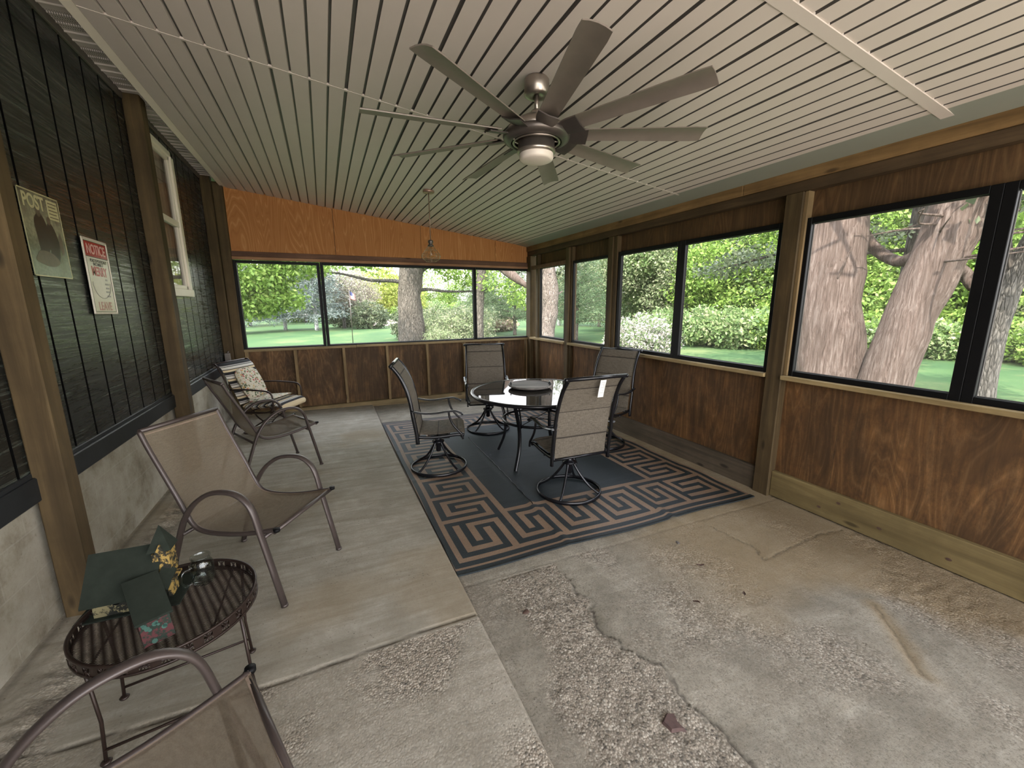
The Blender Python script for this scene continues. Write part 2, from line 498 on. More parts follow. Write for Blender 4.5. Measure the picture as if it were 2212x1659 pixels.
def low_z(X, Y):
    z = fz(X) - .018
    m, di, si, dr, sr = agg_mask(X, Y)
    step = np.where(si > 0, 0.010, 0.0) * sst(0, .010, di) * (Y < 2.05)
    z = z + np.where((sr < 0), step * sst(0, .12, dr), 0) - .006 * m * (si > 0) * (sr < 0)
    z = z - .006 * np.exp(-(di / .007) ** 2) * (Y < 2.0) * sst(.3, .6, fbm(X, Y, 6, 55))
    d, _ = pdist(X, Y, inner, .012, 8); z = z - .004 * np.exp(-(d / .008) ** 2)
    d, _ = pdist(X, Y, crack2, .010, 12); z = z - .006 * np.exp(-(d / .007) ** 2)
    d, _ = pdist(X, Y, crack3, .010, 15); z = z - .006 * np.exp(-(d / .008) ** 2)
    d, _ = pdist(X, Y, pit, .010, 17); z = z - .008 * np.exp(-(d / .022) ** 2) * sst(1.0, .8, Y)
    z = z + (fbm(X, Y, 24, 40, 3) - .5) * .016 * m + (fbm(X, Y, 1.3, 44, 3) - .5) * .010
    z = z - .006 * np.exp(-((Y - 2.085) / .006) ** 2)
    return z
def low_mask(X, Y):
    m, di, si, dr, sr = agg_mask(X, Y)
    cr_ = .9 * np.exp(-(di / .0075) ** 2) * (Y < 2.0) * sst(.25, .5, fbm(X, Y, 7, 56))
    for P, w, s, k in ((inner, .005, 8, .5), (crack2, .005, 12, .6), (crack3, .005, 15, .6), (pit, .008, 17, .55), (rough, .004, 3, .12)):
        d, _ = pdist(X, Y, P, .011, s); cr_ = np.maximum(cr_, k * np.exp(-(d / w) ** 2) * (Y < 2.07))
    cr_ = np.maximum(cr_, .55 * np.exp(-((Y - 2.085) / .004) ** 2) * sst(.35, .6, fbm(X, Y, 9, 23)))
    cr_ = np.maximum(cr_, .15 * sst(.80, .73, X + (fbm(X, Y, 12, 92) - .5) * .06) * (Y < 2.1)); cr_ = np.maximum(cr_, .7 * sst(.636, .622, X))
    oc = sst(.42, .65, fbm(X, Y, 1.1, 51)) * sst(1.5, 2.4, X) + sst(.05, 0, pdist(X, Y, crack2, .02, 12)[0]) * .8 + np.exp(-(pdist(X, Y, pit, .01, 17)[0] / .045) ** 2)
    return m, np.clip(cr_, 0, 1), np.clip(oc, 0, 1)

def concrete(name, light, dark, tint, smooth=False):
    t = NT(name)
    at = t.n('ShaderNodeVertexColor', layer_name='mask'); sp = t.n('ShaderNodeSeparateColor'); t.l(at.outputs[0], sp.inputs[0])
    v = t.coord()
    n1 = t.noise(v, 2.3, 10, .74, .4); n2 = t.noise(v, 9.0, 8, .75); n3 = t.noise(v, 95, 6, .8)
    st = t.noise(t.coord('Object', (2.0, 16, 1)), 1.0, 8, .7, .5)
    c = t.ramp(n1, [(.32, dark), (.5, tuple((a + b) / 2 for a, b in zip(light, dark))), (.66, light)])
    c = t.mix(t.ramp(st, [(.36, .50 if smooth else .3), (.6, 0)]), c, tint)
    c = t.mix(t.ramp(n2, [(.36, .45), (.56, 0)]), c, dark)
    c = t.mix(t.ramp(n3, [(.38, .20 if smooth else .55), (.50, 0)]), c, tuple(x * .45 for x in dark))
    # aggregate where the skin has gone
    vo = t.vor(v, 105); vc = t.n('ShaderNodeSeparateColor'); t.l(vo.outputs['Color'], vc.inputs[0])
    peb = t.ramp(vc.outputs[0], [(0, (.08, .070, .060)), (.18, (.20, .17, .13)), (.5, (.36, .30, .235)), (.8, (.45, .39, .31)), (1, (.60, .54, .45))])
    peb = t.mix(t.ramp(vo.outputs['Distance'], [(.35, 0), (.75, .6)]), peb, (.16, .13, .10))
    mk = t.math('MULTIPLY', sp.outputs[0], .80)
    c = t.mix(mk, c, peb)
    c = t.mix(t.math('MULTIPLY', sp.outputs[2], .55), c, (.27, .185, .085))
    spk = t.vor(v, 38); pits = t.ramp(spk.outputs['Distance'], [(.08, 1), (.16, 0)])
    big = t.ramp(t.noise(v, 2.5, 3), [(.45, 0), (.6, 1)])
    c = t.mix(t.math('MULTIPLY', t.math('MULTIPLY', pits, big), .75), c, (.08, .06, .045))
    c = t.mix(t.math('MULTIPLY', sp.outputs[1], .85), c, (.05, .04, .03))
    h = t.math('ADD', t.math('MULTIPLY', n3, .5), t.math('MULTIPLY', n2, .6))
    nm = t.bump(h, .45 if smooth else .9, .012)
    h2 = t.math('MULTIPLY', t.math('MULTIPLY', vo.outputs['Distance'], sp.outputs[0]), -1.0)
    nm = t.bump(h2, .8, .006, nm)
    return t.done(t.pr(c, .86, 0, .22, nm))
M['conc_low'] = concrete('weathered_concrete', (.44, .395, .318), (.185, .163, .125), (.17, .135, .090))
M['conc_up'] = concrete('smooth_concrete', (.44, .40, .33), (.265, .238, .188), (.16, .135, .095), True)

floor = empty('floor')
tag(floor, 'concrete patio floor in two pours, grey on the house side and crumbling with exposed aggregate beyond', 'floor', kind='structure')
xs = np.concatenate([np.arange(.58, 3.72, .0125), [3.8, 4.3]])
ys = np.concatenate([np.arange(-2.1, .25, .25), np.arange(.25, 2.3, .0115), np.arange(2.3, 7.25, .05)])
lowf = grid_obj('concrete_slab', xs, ys, low_z, M['conc_low'], floor, low_mask)
# house side pour, slightly higher, with its edge rounded over
def up_z(X, Y):
    z = fz(X) + .006 + (fbm(X, Y, 1.5, 61, 3) - .5) * .006
    z = z - .03 * sst(.598, .622, X - .01 * np.sin(Y * 1.1)) - .012 * np.exp(-((Y - 1.805 - .02 * np.sin(X * 3)) / .005) ** 2) - .005 * np.exp(-((Y - 4.15) / .006) ** 2)
    ledge = sst(-1.06, -1.24, X + .05 * (fbm(X, Y, 2.5, 77) - .5) * 2)
    z = z + ledge * .042 + ledge * (1 - sst(-1.22, -1.30, X)) * (fbm(X, Y, 24, 79) - .5) * .03
    return z
def up_mask(X, Y):
    Yn = Y + (fbm(X, Y, 18, 65) - .5) * .02
    cr_ = .8 * np.exp(-((Yn - 1.805 - .02 * np.sin(X * 3)) / .0055) ** 2) + .35 * np.exp(-((Yn - 4.15) / .008) ** 2)
    lx = X + .05 * (fbm(X, Y, 2.5, 77) - .5) * 2
    cr_ = cr_ + .7 * np.exp(-((lx + 1.16) / .06) ** 2) * sst(.42, .6, fbm(X, Y, 20, 80)) + .5 * np.exp(-((X + 1.325) / .015) ** 2)
    ag = .8 * sst(1.80, 1.79, Y) * sst(.40, .60, fbm(X, Y, 3.0, 66)) + .25 * (Y < 1.8) + .6 * np.exp(-((lx + 1.15) / .07) ** 2)
    oc = sst(.5, .7, fbm(X, Y, 1.3, 68)) * .5 * (Y > 1.8)
    return np.clip(ag, 0, 1), np.clip(cr_, 0, 1), np.clip(oc, 0, 1)
xs = np.concatenate([[-1.5, -1.40], np.arange(-1.36, .58, .0155), np.arange(.58, .63, .005)])
ys = np.concatenate([np.arange(-2.1, .6, .3), np.arange(.6, 5.0, .0125), np.arange(5.0, 7.0, .05), [6.99]])
upf = grid_obj('raised_concrete_slab', xs, ys, up_z, M['conc_up'], floor, up_mask)

# bits lying on the floor
def blob(name, x, y, r, h, mat, seed, leaf=False):
    rd = random.Random(seed); b = MB(); rows = []
    n = 9
    if leaf:
        for i in range(7):
            t = i / 6; w = math.sin(t * PI) ** .8 * r * .42 + .0004
            rows.append([((t - .5) * 2 * r, s * w, h * (.3 + .7 * abs(s)) + .004 * math.sin(5 * t + seed)) for s in (-1, -.5, 0, .5, 1)])
        b.surf(rows)
        b.tube([(r, 0, .003), (r * 1.5, .004, .004)], .0009, 5)
    else:
        for i in range(7):
            ph = i / 6 * PI
            rows.append([((r * (1 + .22 * math.sin(3 * a + seed) + .1 * rd.random())) * math.sin(ph) * math.cos(a), r * .8 * math.sin(ph) * math.sin(a), h * .5 * (1 - math.cos(ph))) for a in [2 * PI * k / 12 for k in range(12)] + [0]])
        b.surf(rows)
    o = b.build(name, mat)
    o.location = (x, y, fz(x) + .001); o.rotation_euler = (0, 0, seed * 1.3)
    return o
M['leafbrown'] = simple('dead_leaf', (.065, .034, .022), .7, 0, 60, .5)
M['stone'] = simple('dark_stone', (.09, .075, .065), .6, 0, 60, .4, .3)
M['redstone'] = simple('red_stone', (.075, .043, .036), .85, 0, 45, .6, .8)
for i, (x, y, r, lf, nm_, lb) in enumerate((
        (2.14, 1.89, .017, 0, 'pebble', 'small dark round pebble on the concrete near the rug'),
        (2.08, 1.645, .024, 1, 'dead_leaf', 'curled brown leaf on the concrete between a dark pebble and two leaves'),
        (2.09, 1.345, .022, 1, 'dead_leaf', 'brown leaf on the rough concrete, on the outer wall side of a reddish leaf'),
        (1.78, 1.41, .020, 1, 'dead_leaf', 'small reddish leaf on the rough concrete, the one farther from the outer wall'),
        (.862, 1.727, .020, 0, 'pebble', 'brown oval pebble on broken concrete near the corner of the raised slab'))):
    o = blob(nm_, x, y, r, .014 if not lf else .008, M['leafbrown'] if (lf or i == 4) else M['stone'], i + 1, bool(lf))
    tag(o, lb, 'leaf' if lf else 'stone')
b = MB(); P = [(p[0], p[1]) for p in stone]
P = [(1.095, .985), (1.15, 1.01), (1.185, .995), (1.165, .95), (1.175, .91), (1.14, .925), (1.105, .935)]
P = [(1.137 + (p[0] - 1.137) * .85, .955 + (p[1] - .955) * .9) for p in P]; cx_ = sum(p[0] for p in P) / 7; cy_ = sum(p[1] for p in P) / 7
vs = [(p[0], p[1], fz(p[0]) - .016) for p in P] + [(cx_ + (p[0] - cx_) * .8, cy_ + (p[1] - cy_) * .8, fz(p[0]) - .004 + .0015 * (i % 2)) for i, p in enumerate(P)] + [(cx_, cy_, fz(cx_) - .003)]
b.add(vs, [(i, (i + 1) % 7, 7 + (i + 1) % 7, 7 + i) for i in range(7)] + [(7 + i, 7 + (i + 1) % 7, 14) for i in range(7)])
tag(b.build('embedded_stone', M['redstone']), 'flat reddish brown stone set in the broken concrete', 'stone')

# ================================================================ END WALL (far, y = 7)
YE = 7.0
wall = empty('wall_end', (0, 0, 0)); tag(wall, 'far end wall of the porch in plywood on studs below and above a long screened opening', 'wall', kind='structure')
CS = -.118; CZ = 3.1066
def cz(x): return CZ + CS * x
# plywood above the opening, four sheets with joints
seams = [-1.10, .2455, 1.554, 2.875, 3.56]
for a, c_ in zip(seams[:-1], seams[1:]):
    b = MB(); b.prism([(a + .003, 2.395), (c_ - .003, 2.395), (c_ - .003, cz(c_) + .02), (a + .003, cz(a) + .02)], YE + .012, YE + .026, 'xz')
    b.build('plywood_panel', M['ply_top'], wall)
b = MB(); b.box(-1.12, 3.6, YE + .03, YE + .05, 2.38, 3.4); b.build('backing', M['black'], wall)
MB().bbox(-1.10, 3.56, YE - .025, YE + .03, 2.335, 2.405, .004).build('header_board', M['headx'], wall)
MB().bbox(-1.10, 3.54, YE - .035, YE + .02, 2.292, 2.333, .003).build('header_trim', M['trimx'], wall)
# lower half: sill, studs, plywood, bottom plate
MB().bbox(-1.10, .43, YE - .045, YE + .05, .992, 1.030, .003).build('sill_board', M['platex'], wall)
MB().bbox(.435, 3.55, YE - .045, YE + .05, .995, 1.033, .003).build('sill_board', M['platex'], wall)
for i, x in enumerate((-1.075, -.446, .24, .909, 1.58, 2.249, 2.92, 3.50)):
    b = MB(); b.bbox(x - .02, x + .02, YE - .015, YE + .07, .09, .993, .002); b.build('stud', M['stud'], wall)
b = MB(); b.box(-1.12, 3.58, YE + .07, YE + .082, -.1, 1.0); b.build('plywood_lining', M['ply_low'], wall)
MB().bbox(-1.10, 3.50, YE - .03, YE + .07, -.09, .085, .004).build('bottom_plate', M['platex'], wall)

# ---- screened openings: each a structure with frame and screen mesh
def screen_mat():
    t = NT('insect_screen')
    d = t.n('ShaderNodeBsdfDiffuse'); d.inputs[0].default_value = (.66, .67, .63, 1)
    tr = t.n('ShaderNodeBsdfTransparent'); m = t.n('ShaderNodeMixShader')
    f = t.noise(t.coord(), 3.0, 3)
    t.l(t.ramp(f, [(.3, .05), (.7, .095)]), m.inputs[0]); t.l(tr.outputs[0], m.inputs[1]); t.l(d.outputs[0], m.inputs[2])
    return t.done(m.outputs[0])
M['screen'] = screen_mat()
M['beaddk'] = simple('screen_bead', (.05, .045, .04), .5)
wn = [0]
def opening(axis, p, a0, a1, z0, z1, fw=.045, fd=.03, frame='black', label='', fws=None):
    """axis 'y': pane in plane y=p spanning x a0..a1 ; axis 'x': pane in plane x=p spanning y a0..a1"""
    wn[0] += 1
    fl_, fr_ = fws if fws else (fw, fw)
    w = empty('window_%d' % wn[0]); tag(w, label, 'window', kind='structure')
    def bx(b, u0, u1, d0, d1, w0, w1):
        if axis == 'y': b.bbox(u0, u1, d0, d1, w0, w1, .003)
        else: b.bbox(d0, d1, u0, u1, w0, w1, .003)
    b = MB()
    bx(b, a0 - fl_, a0, p - fd, p + fd, z0 - fw, z1 + fw); bx(b, a1, a1 + fr_, p - fd, p + fd, z0 - fw, z1 + fw)
    bx(b, a0, a1, p - fd, p + fd, z0 - fw, z0); bx(b, a0, a1, p - fd, p + fd, z1, z1 + fw)
    b.build('window_frame', M[frame], w)
    b = MB(); bx(b, a0, a1, p + fd * .5 + .002, p + fd * .5 + .009, z0, z0 + .006); bx(b, a0, a1, p + fd * .5 + .002, p + fd * .5 + .009, z1 - .006, z1)
    bx(b, a0, a0 + .006, p + fd * .5 + .002, p + fd * .5 + .009, z0, z1); bx(b, a1 - .006, a1, p + fd * .5 + .002, p + fd * .5 + .009, z0, z1)
    b.build('screen_bead', M['beaddk'], w)
    b = MB()
    q = p + fd * .5
    b.add([(a0, q, z0), (a1, q, z0), (a1, q, z1), (a0, q, z1)] if axis == 'y' else [(q, a0, z0), (q, a1, z0), (q, a1, z1), (q, a0, z1)], [(0, 1, 2, 3)])
    b.build('screen_mesh', M['screen'], w)
    return w
opening('y', YE + .0, -1.055, -.036, 1.050, 2.250, .035, label='narrower black framed screen opening of the far wall beside the house wall', fws=(.04, .040))
opening('y', YE + .0, .048, 2.435, 1.052, 2.255, .035, label='wide black framed screen opening in the middle of the far wall', fws=(.041, .026))
opening('y', YE + .0, 2.490, 3.505, 1.058, 2.258, .035, label='black framed screen opening of the far wall next to the outer corner', fws=(.026, .04))

# ================================================================ OUTER WALL (x = 3.5)
XR = 3.50
wr = empty('wall_outer'); tag(wr, 'outer long wall of the porch in weathered plywood below a row of screened openings', 'wall', kind='structure')
def colpost(x0, x1, y0, y1, z0, z1, mat='post', label='', par=None, seed=0):
    b = MB(); b.bbox(x0, x1, y0, y1, z0, z1, .006)
    o = b.build('wooden_post', M[mat], par)
    if par is None: tag(o, label, 'post', kind='structure')
    return o
zt = 2.515
colpost(XR, XR + .14, 2.157, 2.297, fz(XR) - .03, zt, label='thick brown post between the big outer openings, its foot bleached grey')
MB().bbox(XR + .02, XR + .12, 2.128, 2.157, 1.05, zt, .002).build('jamb_board', M['stud'], wr)
colpost(XR, XR + .12, 4.50, 4.60, fz(XR) - .03, zt, label='brown post of the outer wall behind the chair turned to the house')
MB().bbox(XR + .02, XR + .12, 4.435, 4.50, fz(XR) - .02, zt, .002).build('jamb_board', M['post'], wr)
colpost(XR, XR + .12, 5.55, 5.655, fz(XR) - .03, zt, label='brown post between the two narrow outer openings')
MB().bbox(XR + .03, XR + .12, 5.51, 5.55, fz(XR) - .02, zt, .002).build('jamb_board', M['post'], wr)
colpost(XR + .0, XR + .12, 6.86, 7.03, fz(XR) - .03, zt, label='brown corner post where the far wall meets the outer wall')
MB().bbox(XR + .03, XR + .12, 6.62, 6.70, fz(XR) - .02, zt, .002).build('jamb_board', M['post'], wr)
colpost(XR, XR + .14, -.20, -.06, fz(XR) - .03, zt, label='post of the outer wall beside the edge of the wide double opening')
for y in (-2.0,):
    colpost(XR, XR + .14, y - .07, y + .07, fz(XR) - .03, zt, label='post of the outer wall toward the open end at y %.0f' % y)
# beam over the posts in two tiers
bm_ = empty('trim_1'); tag(bm_, 'two tier wooden beam running along the top of the outer wall', 'beam', kind='structure')
for (y0, y1) in ((-2.05, 2.68), (2.684, 7.0)):
    MB().bbox(XR - .012, XR + .14, y0, y1, 2.597, 2.705, .005).build('upper_beam', M['beam'], bm_)
MB().bbox(XR + .008, XR + .14, -2.05, 7.0, 2.517, 2.597, .004).build('lower_beam', M['beamdk'], bm_)
# plywood strips above openings
for y0, y1 in ((-2.0, .2), (.204, 2.157), (2.30, 3.05), (3.054, 4.44), (4.60, 5.52), (5.655, 6.62)):
    b = MB(); b.box(XR + .085, XR + .097, y0, y1, 2.30, 2.53); b.build('plywood_strip', M['ply_rtop'], wr)
MB().bbox(XR + .02, XR + .07, 5.66, 6.86, 2.27, 2.335, .003).build('header_board', M['headx'], wr)
# plywood lower panels
for y0, y1 in ((-2.0, -.1), (-.097, 1.72), (1.723, 2.19), (2.26, 4.50), (4.56, 5.56), (5.62, 7.0)):
    b = MB(); b.box(XR + .075, XR + .088, y0, y1, -.11, 1.03); b.build('plywood_panel', M['ply_right'], wr)
# sill boards between posts
for y0, y1 in ((-2.0, -.2), (-.06, 2.157), (2.297, 4.50), (4.60, 5.55), (5.655, 6.86)):
    MB().bbox(XR - .02, XR + .10, y0 + .002, y1 - .002, 1.016, 1.051, .003).build('sill_board', M['plate'], wr)
bb = empty('baseboard_outer'); tag(bb, 'wide base boards along the foot of the outer wall, yellowish near and grey by the rug', 'baseboard', kind='structure')
MB().bbox(XR + .03, XR + .074, -2.0, 2.155, -.045, .185, .004).build('treated_base_board', M['treated'], bb)
MB().bbox(XR + .03, XR + .074, 2.30, 6.86, -.075, .165, .004).build('grey_base_board', M['greyboard'], bb)
for y, z in ((1.75, .03), (1.35, .05), (.98, .03), (1.62, .12)):
    b = MB(); rows = [[(XR + .0285, y + .016 * r * math.cos(a), z + .010 * r * math.sin(a)) for a in [2 * PI * k / 10 for k in range(11)]] for r in (0.01, 1)]
# knot marks pressed into the board
    b.surf(rows); b.build('knot', M['leafbrown'], bb)
XW = XR + .06
z0w, z1w = 1.092, 2.268
opening('x', XW, 5.745, 6.545, z0w, z1w, .032, .018, label='outer wall screen opening nearest the far corner, a big pale trunk beyond')
opening('x', XW, 4.66, 5.485, z0w, z1w, .035, .018, label='second outer screen opening from the far corner, a young pine beyond')
opening('x', XW, 3.444, 4.376, z0w, z1w, .045, .02, label='outer screen opening over the chair turned to the house, a white bush beyond', fws=(.047, .055))
opening('x', XW, 2.351, 3.337, z0w, z1w, .045, .02, label='outer screen opening on the far side of the thick post, dense green woods beyond', fws=(.05, .060))
opening('x', XW, 1.141, 2.095, z0w, z1w, .045, .02, label='large outer screen opening with the two big cedar trunks beyond', fws=(.055, .05))
opening('x', XW, .03, 1.030, z0w, z1w, .045, .02, label='nearest outer screen opening, cut by the edge of the view, a grey trunk beyond', fws=(.05, .056))
opening('x', XW, -1.85, -.3, z0w, z1w, .045, .02, label='outer screen opening beyond the edge of the view')

# ================================================================ CEILING
ceil_ = empty('ceiling'); tag(ceil_, 'sloping pale ribbed panel ceiling falling toward the outer wall', 'ceiling', kind='structure')
YT = (1.322, 3.255)
edge_m = simple('grey_edge_strip', (.34, .36, .31), .45, .2, 4, .08)  # outermost ceiling strip, darker grey green than the panels
def ceilpanel(y0, y1):
    xs = []; zs = []; mt = []
    p = .1094; x = -.94
    pts = [(-1.06, 0.0)]
    k = 0
    while x < 3.24:
        w = .013 if k % 4 != 3 else .019
        dpt = .014 if k % 4 != 3 else .018
        pts += [(x - w * .5 - .002, -.001), (x - w * .5 + .003, dpt), (x + w * .5, dpt), (x + w * .5 + .001, 0.0)]
        x += p; k += 1
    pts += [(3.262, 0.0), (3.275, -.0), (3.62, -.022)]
    b = MB()
    vs = []; 
    for (xx, dz) in pts:
        vs.append((xx, y0, cz(xx) + dz)); vs.append((xx, y1, cz(xx) + dz))
    n = len(pts)
    for i in range(n - 1):
        # shade put into colour: groove floor and inner wall dark, window-facing wall pale
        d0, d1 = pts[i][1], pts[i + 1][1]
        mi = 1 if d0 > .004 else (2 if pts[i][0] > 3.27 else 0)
        b.add([vs[2 * i], vs[2 * i + 2], vs[2 * i + 3], vs[2 * i + 1]], [(0, 1, 2, 3)], mi)
    return b
for y0, y1 in ((-2.05, YT[0]), (YT[0], YT[1]), (YT[1], YE + .03)):
    ceilpanel(y0, y1).build('ribbed_panel', [M['ceiling'], M['ceilgroove'], edge_m], ceil_)
for yt, w in ((YT[0], .030), (YT[1], .010), (-1.0, .03)):
    b = MB()
    hq = .0025 if w < .02 else .006
    b.prism([(-1.06, cz(-1.06) - hq), (3.56, cz(3.56) - hq), (3.56, cz(3.56) + .01), (-1.06, cz(-1.06) + .01)], yt - w, yt + w, 'xz')
    b.build('joint_strip', M['ceiling'], ceil_)
# roof above
rf = MB(); rf.prism([(-1.5, 3.42), (3.95, 2.76), (3.95, 2.86), (-1.5, 3.52)], -2.15, 7.5, 'xz')
tag(rf.build('roof', M['greyboard']), 'roof over the porch', 'roof', kind='structure')
# house eave: white fascia strip and vented soffit
ev = empty('trim_2'); tag(ev, 'pale fascia strip and vented soffit between the dark siding and the ribbed ceiling', 'soffit', kind='structure')
MB().bbox(-1.128, -1.062, -2.05, YE - .0, 3.236, 3.30, .003).build('fascia_strip', M['fascia'], ev)
MB().box(-1.135, -1.122, -2.05, YE, 3.27, 3.345).build('fascia_back', M['soffit'], ev)
b = MB(); y = -2.05; k = 0
rows_ = []
while y < YE:
    rows_ += [(y, 3.338), (y + .004, 3.330), (y + .012, 3.330), (y + .016, 3.338)]
    k += 1; y += .094
vs = []
for (yy, zz) in rows_: vs += [(-1.335, yy, zz), (-1.12, yy, zz)]
b.add(vs, [(2 * i, 2 * i + 2, 2 * i + 3, 2 * i + 1) for i in range(len(rows_) - 1)])
def soffit_vent():
    t = NT('vented_soffit')
    v = t.coord()
    sep = t.n('ShaderNodeSeparateXYZ'); t.l(v, sep.inputs[0])
    a = t.math('FRACT', t.math('MULTIPLY', sep.outputs['Y'], 1 / .376)); band = t.math('GREATER_THAN', a, .5)
    s1 = t.math('FRACT', t.math('MULTIPLY', sep.outputs['X'], 90)); s1 = t.math('GREATER_THAN', s1, .55)
    s2 = t.math('FRACT', t.math('MULTIPLY', sep.outputs['Y'], 45)); s2 = t.math('GREATER_THAN', s2, .3)
    f = t.math('MULTIPLY', t.math('MULTIPLY', s1, s2), band)
    return t.done(t.pr(t.mix(f, (.55, .51, .46), (.12, .11, .10)), .5))
M['soffitv'] = soffit_vent()
b.build('soffit_panel', M['soffitv'], ev)
MB().bbox(-1.345, -1.315, -2.05, YE, 3.29, 3.345, .003).build('frieze_strip', simple('frieze', (.10, .085, .07), .5), ev)

# ================================================================ HOUSE WALL (x = -1.33)
hw = empty('wall_house'); tag(hw, 'dark stained grooved siding of the house over a whitewashed block base', 'wall', kind='structure')
pts = []; y = -2.05 + .06
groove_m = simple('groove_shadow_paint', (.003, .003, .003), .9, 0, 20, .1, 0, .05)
gy = [3.004 + .243 * k for k in range(-28, 17)]
pts = [(-2.10, 0)]
for g in gy:
    if g > -2.05: pts += [(g - .010, 0), (g - .0095, -.012), (g + .0095, -.012), (g + .010, 0)]
pts.append((YE + .02, 0))
def sidepiece(z0, z1, y0=-9, y1=99):
    b = MB(); pp = [(max(min(q[0], y1), y0), q[1]) for q in pts]
    for (ya, da), (yb, db) in zip(pp[:-1], pp[1:]):
        if yb - ya < 1e-5: continue
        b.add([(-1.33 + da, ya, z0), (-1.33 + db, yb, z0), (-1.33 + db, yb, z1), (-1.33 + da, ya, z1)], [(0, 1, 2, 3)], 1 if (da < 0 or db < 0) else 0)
    return b
WY0, WY1, WZ0, WZ1 = 4.86, 5.62, 1.83, 3.16
sd = MB()
for q in (sidepiece(.85, 3.33, -9, WY0), sidepiece(.85, 3.33, WY1, 99), sidepiece(.85, WZ0, WY0, WY1), sidepiece(WZ1, 3.33, WY0, WY1)):
    for f_, m__ in zip(q.f, q.m): sd.add([q.v[i] for i in f_], [(0, 1, 2, 3)], m__)
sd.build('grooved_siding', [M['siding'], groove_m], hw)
MB().bbox(-1.36, -1.322, -2.05, YE, .84, .885, .004).build('water_table_ledge', M['skirt'], hw)
MB().bbox(-1.36, -1.308, -2.05, YE, .742, .862, .006).build('skirt_board', M['skirt'], hw)
b = MB(); b.box(-1.55, -1.352, -2.05, YE + .02, -.2, .80); b.build('block_base', M['block'], hw)
b = MB(); b.box(-1.60, -1.48, -2.05, 4.6, .7, 3.4); b.box(-1.60, -1.48, 5.9, 7.2, .7, 3.4); b.box(-1.60, -1.48, 4.6, 5.9, .7, 1.6); b.build('sheathing', M['black'], hw)

# double hung house window
wn[0] += 1
hwn = empty('window_%d' % wn[0]); tag(hwn, 'white double hung house window with drawn curtain, partly behind a post', 'window', kind='structure')
b = MB()
b.bbox(-1.345, -1.300, WY1 - .01, WY1 + .075, WZ0 - .06, WZ1 + .05, .004); b.bbox(-1.345, -1.300, WY0 - .075, WY0 + .01, WZ0 - .06, WZ1 + .05, .004)
b.bbox(-1.345, -1.300, WY0 - .07, WY1 + .07, WZ1, WZ1 + .05, .004); b.bbox(-1.345, -1.290, WY0 - .075, WY1 + .075, WZ0 - .075, WZ0, .004)
b.build('window_casing', M['whitevinyl'], hwn)
b = MB()
b.bbox(-1.35, -1.318, WY1 - .045, WY1 - .01, WZ0, WZ1, .003); b.bbox(-1.35, -1.318, WY0 + .01, WY0 + .045, WZ0, WZ1, .003)
b.bbox(-1.35, -1.312, WY0 + .01, WY1 - .01, 2.47, 2.53, .003); b.bbox(-1.35, -1.318, WY0 + .01, WY1 - .01, WZ0, WZ0 + .04, .003); b.bbox(-1.35, -1.318, WY0 + .01, WY1 - .01, WZ1 - .04, WZ1, .003)
b.build('window_sash', M['whitevinyl'], hwn)
def glass_mat(name, tint=(1, 1, 1), see=.8, rough=.02, ior=1.5):
    t = NT(name)
    g = t.n('ShaderNodeBsdfGlossy'); g.inputs['Roughness'].default_value = rough
    tr = t.n('ShaderNodeBsdfTransparent'); tr.inputs[0].default_value = (tint[0] * see, tint[1] * see, tint[2] * see, 1)
    fr = t.n('ShaderNodeLayerWeight'); fr.inputs[0].default_value = .5
    ff = t.math('ADD', t.math('MULTIPLY', t.math('POWER', fr.outputs['Facing'], 4.0), .5), .05)
    m = t.n('ShaderNodeMixShader'); t.l(ff, m.inputs[0]); t.l(tr.outputs[0], m.inputs[1]); t.l(g.outputs[0], m.inputs[2])
    return t.done(m.outputs[0])
M['pane'] = glass_mat('window_glass')
b = MB(); b.add([(-1.334, WY0, WZ0), (-1.334, WY1, WZ0), (-1.334, WY1, WZ1), (-1.334, WY0, WZ1)], [(0, 1, 2, 3)]); b.build('window_glass', M['pane'], hwn)
b = MB(); rows = []
for zz in (WZ0 - .1, WZ1 + .1): rows.append([(-1.40 + .012 * math.sin(u * 70), u, zz) for u in np.linspace(WY0 - .15, WY1 + .15, 90)])
b.surf(rows); b.build('curtain', simple('curtain_cloth', (.30, .25, .18), .9), hwn)
b = MB(); b.box(-1.337, -1.3355, 5.02, 5.13, 1.86, 2.02); b.build('window_sticker', simple('sticker', (.35, .45, .62), .5, 0, 90, .5), hwn)

# porch posts standing along the house wall
colpost(-1.33 + .002, -1.21, 2.59, 2.70, fz(-1.27) + .03, 3.34, label='brown post standing against the house wall behind the small mesh table')
colpost(-1.33 + .002, -1.21, 4.60, 4.73, fz(-1.27) + .03, 3.34, label='brown post against the house wall, standing in front of the house window')
colpost(-1.33 + .002, -1.215, 6.885, 7.0, fz(-1.27) + .03, 3.34, label='brown end post touching the dark siding by the far wall')
colpost(-1.212, -1.095, 6.94, 7.06, fz(-1.27) + .0, 3.28, label='brown end post at the edge of the far opening')
b = MB(); b.bbox(-1.315, -1.25, 6.83, 6.883, .86, 1.0, .004); b.build('conduit_box', simple('grey_box', (.16, .14, .12), .6), None)
tag(bpy.data.objects['conduit_box'], 'small grey box at the foot of the end post above the skirt board', 'electrical box')
b = MB(); b.tube([(-1.275, 6.86, 1.0), (-1.275, 6.87, 1.03)], .012); b.build('conduit_stub', M['nickeldk'], bpy.data.objects['conduit_box'])
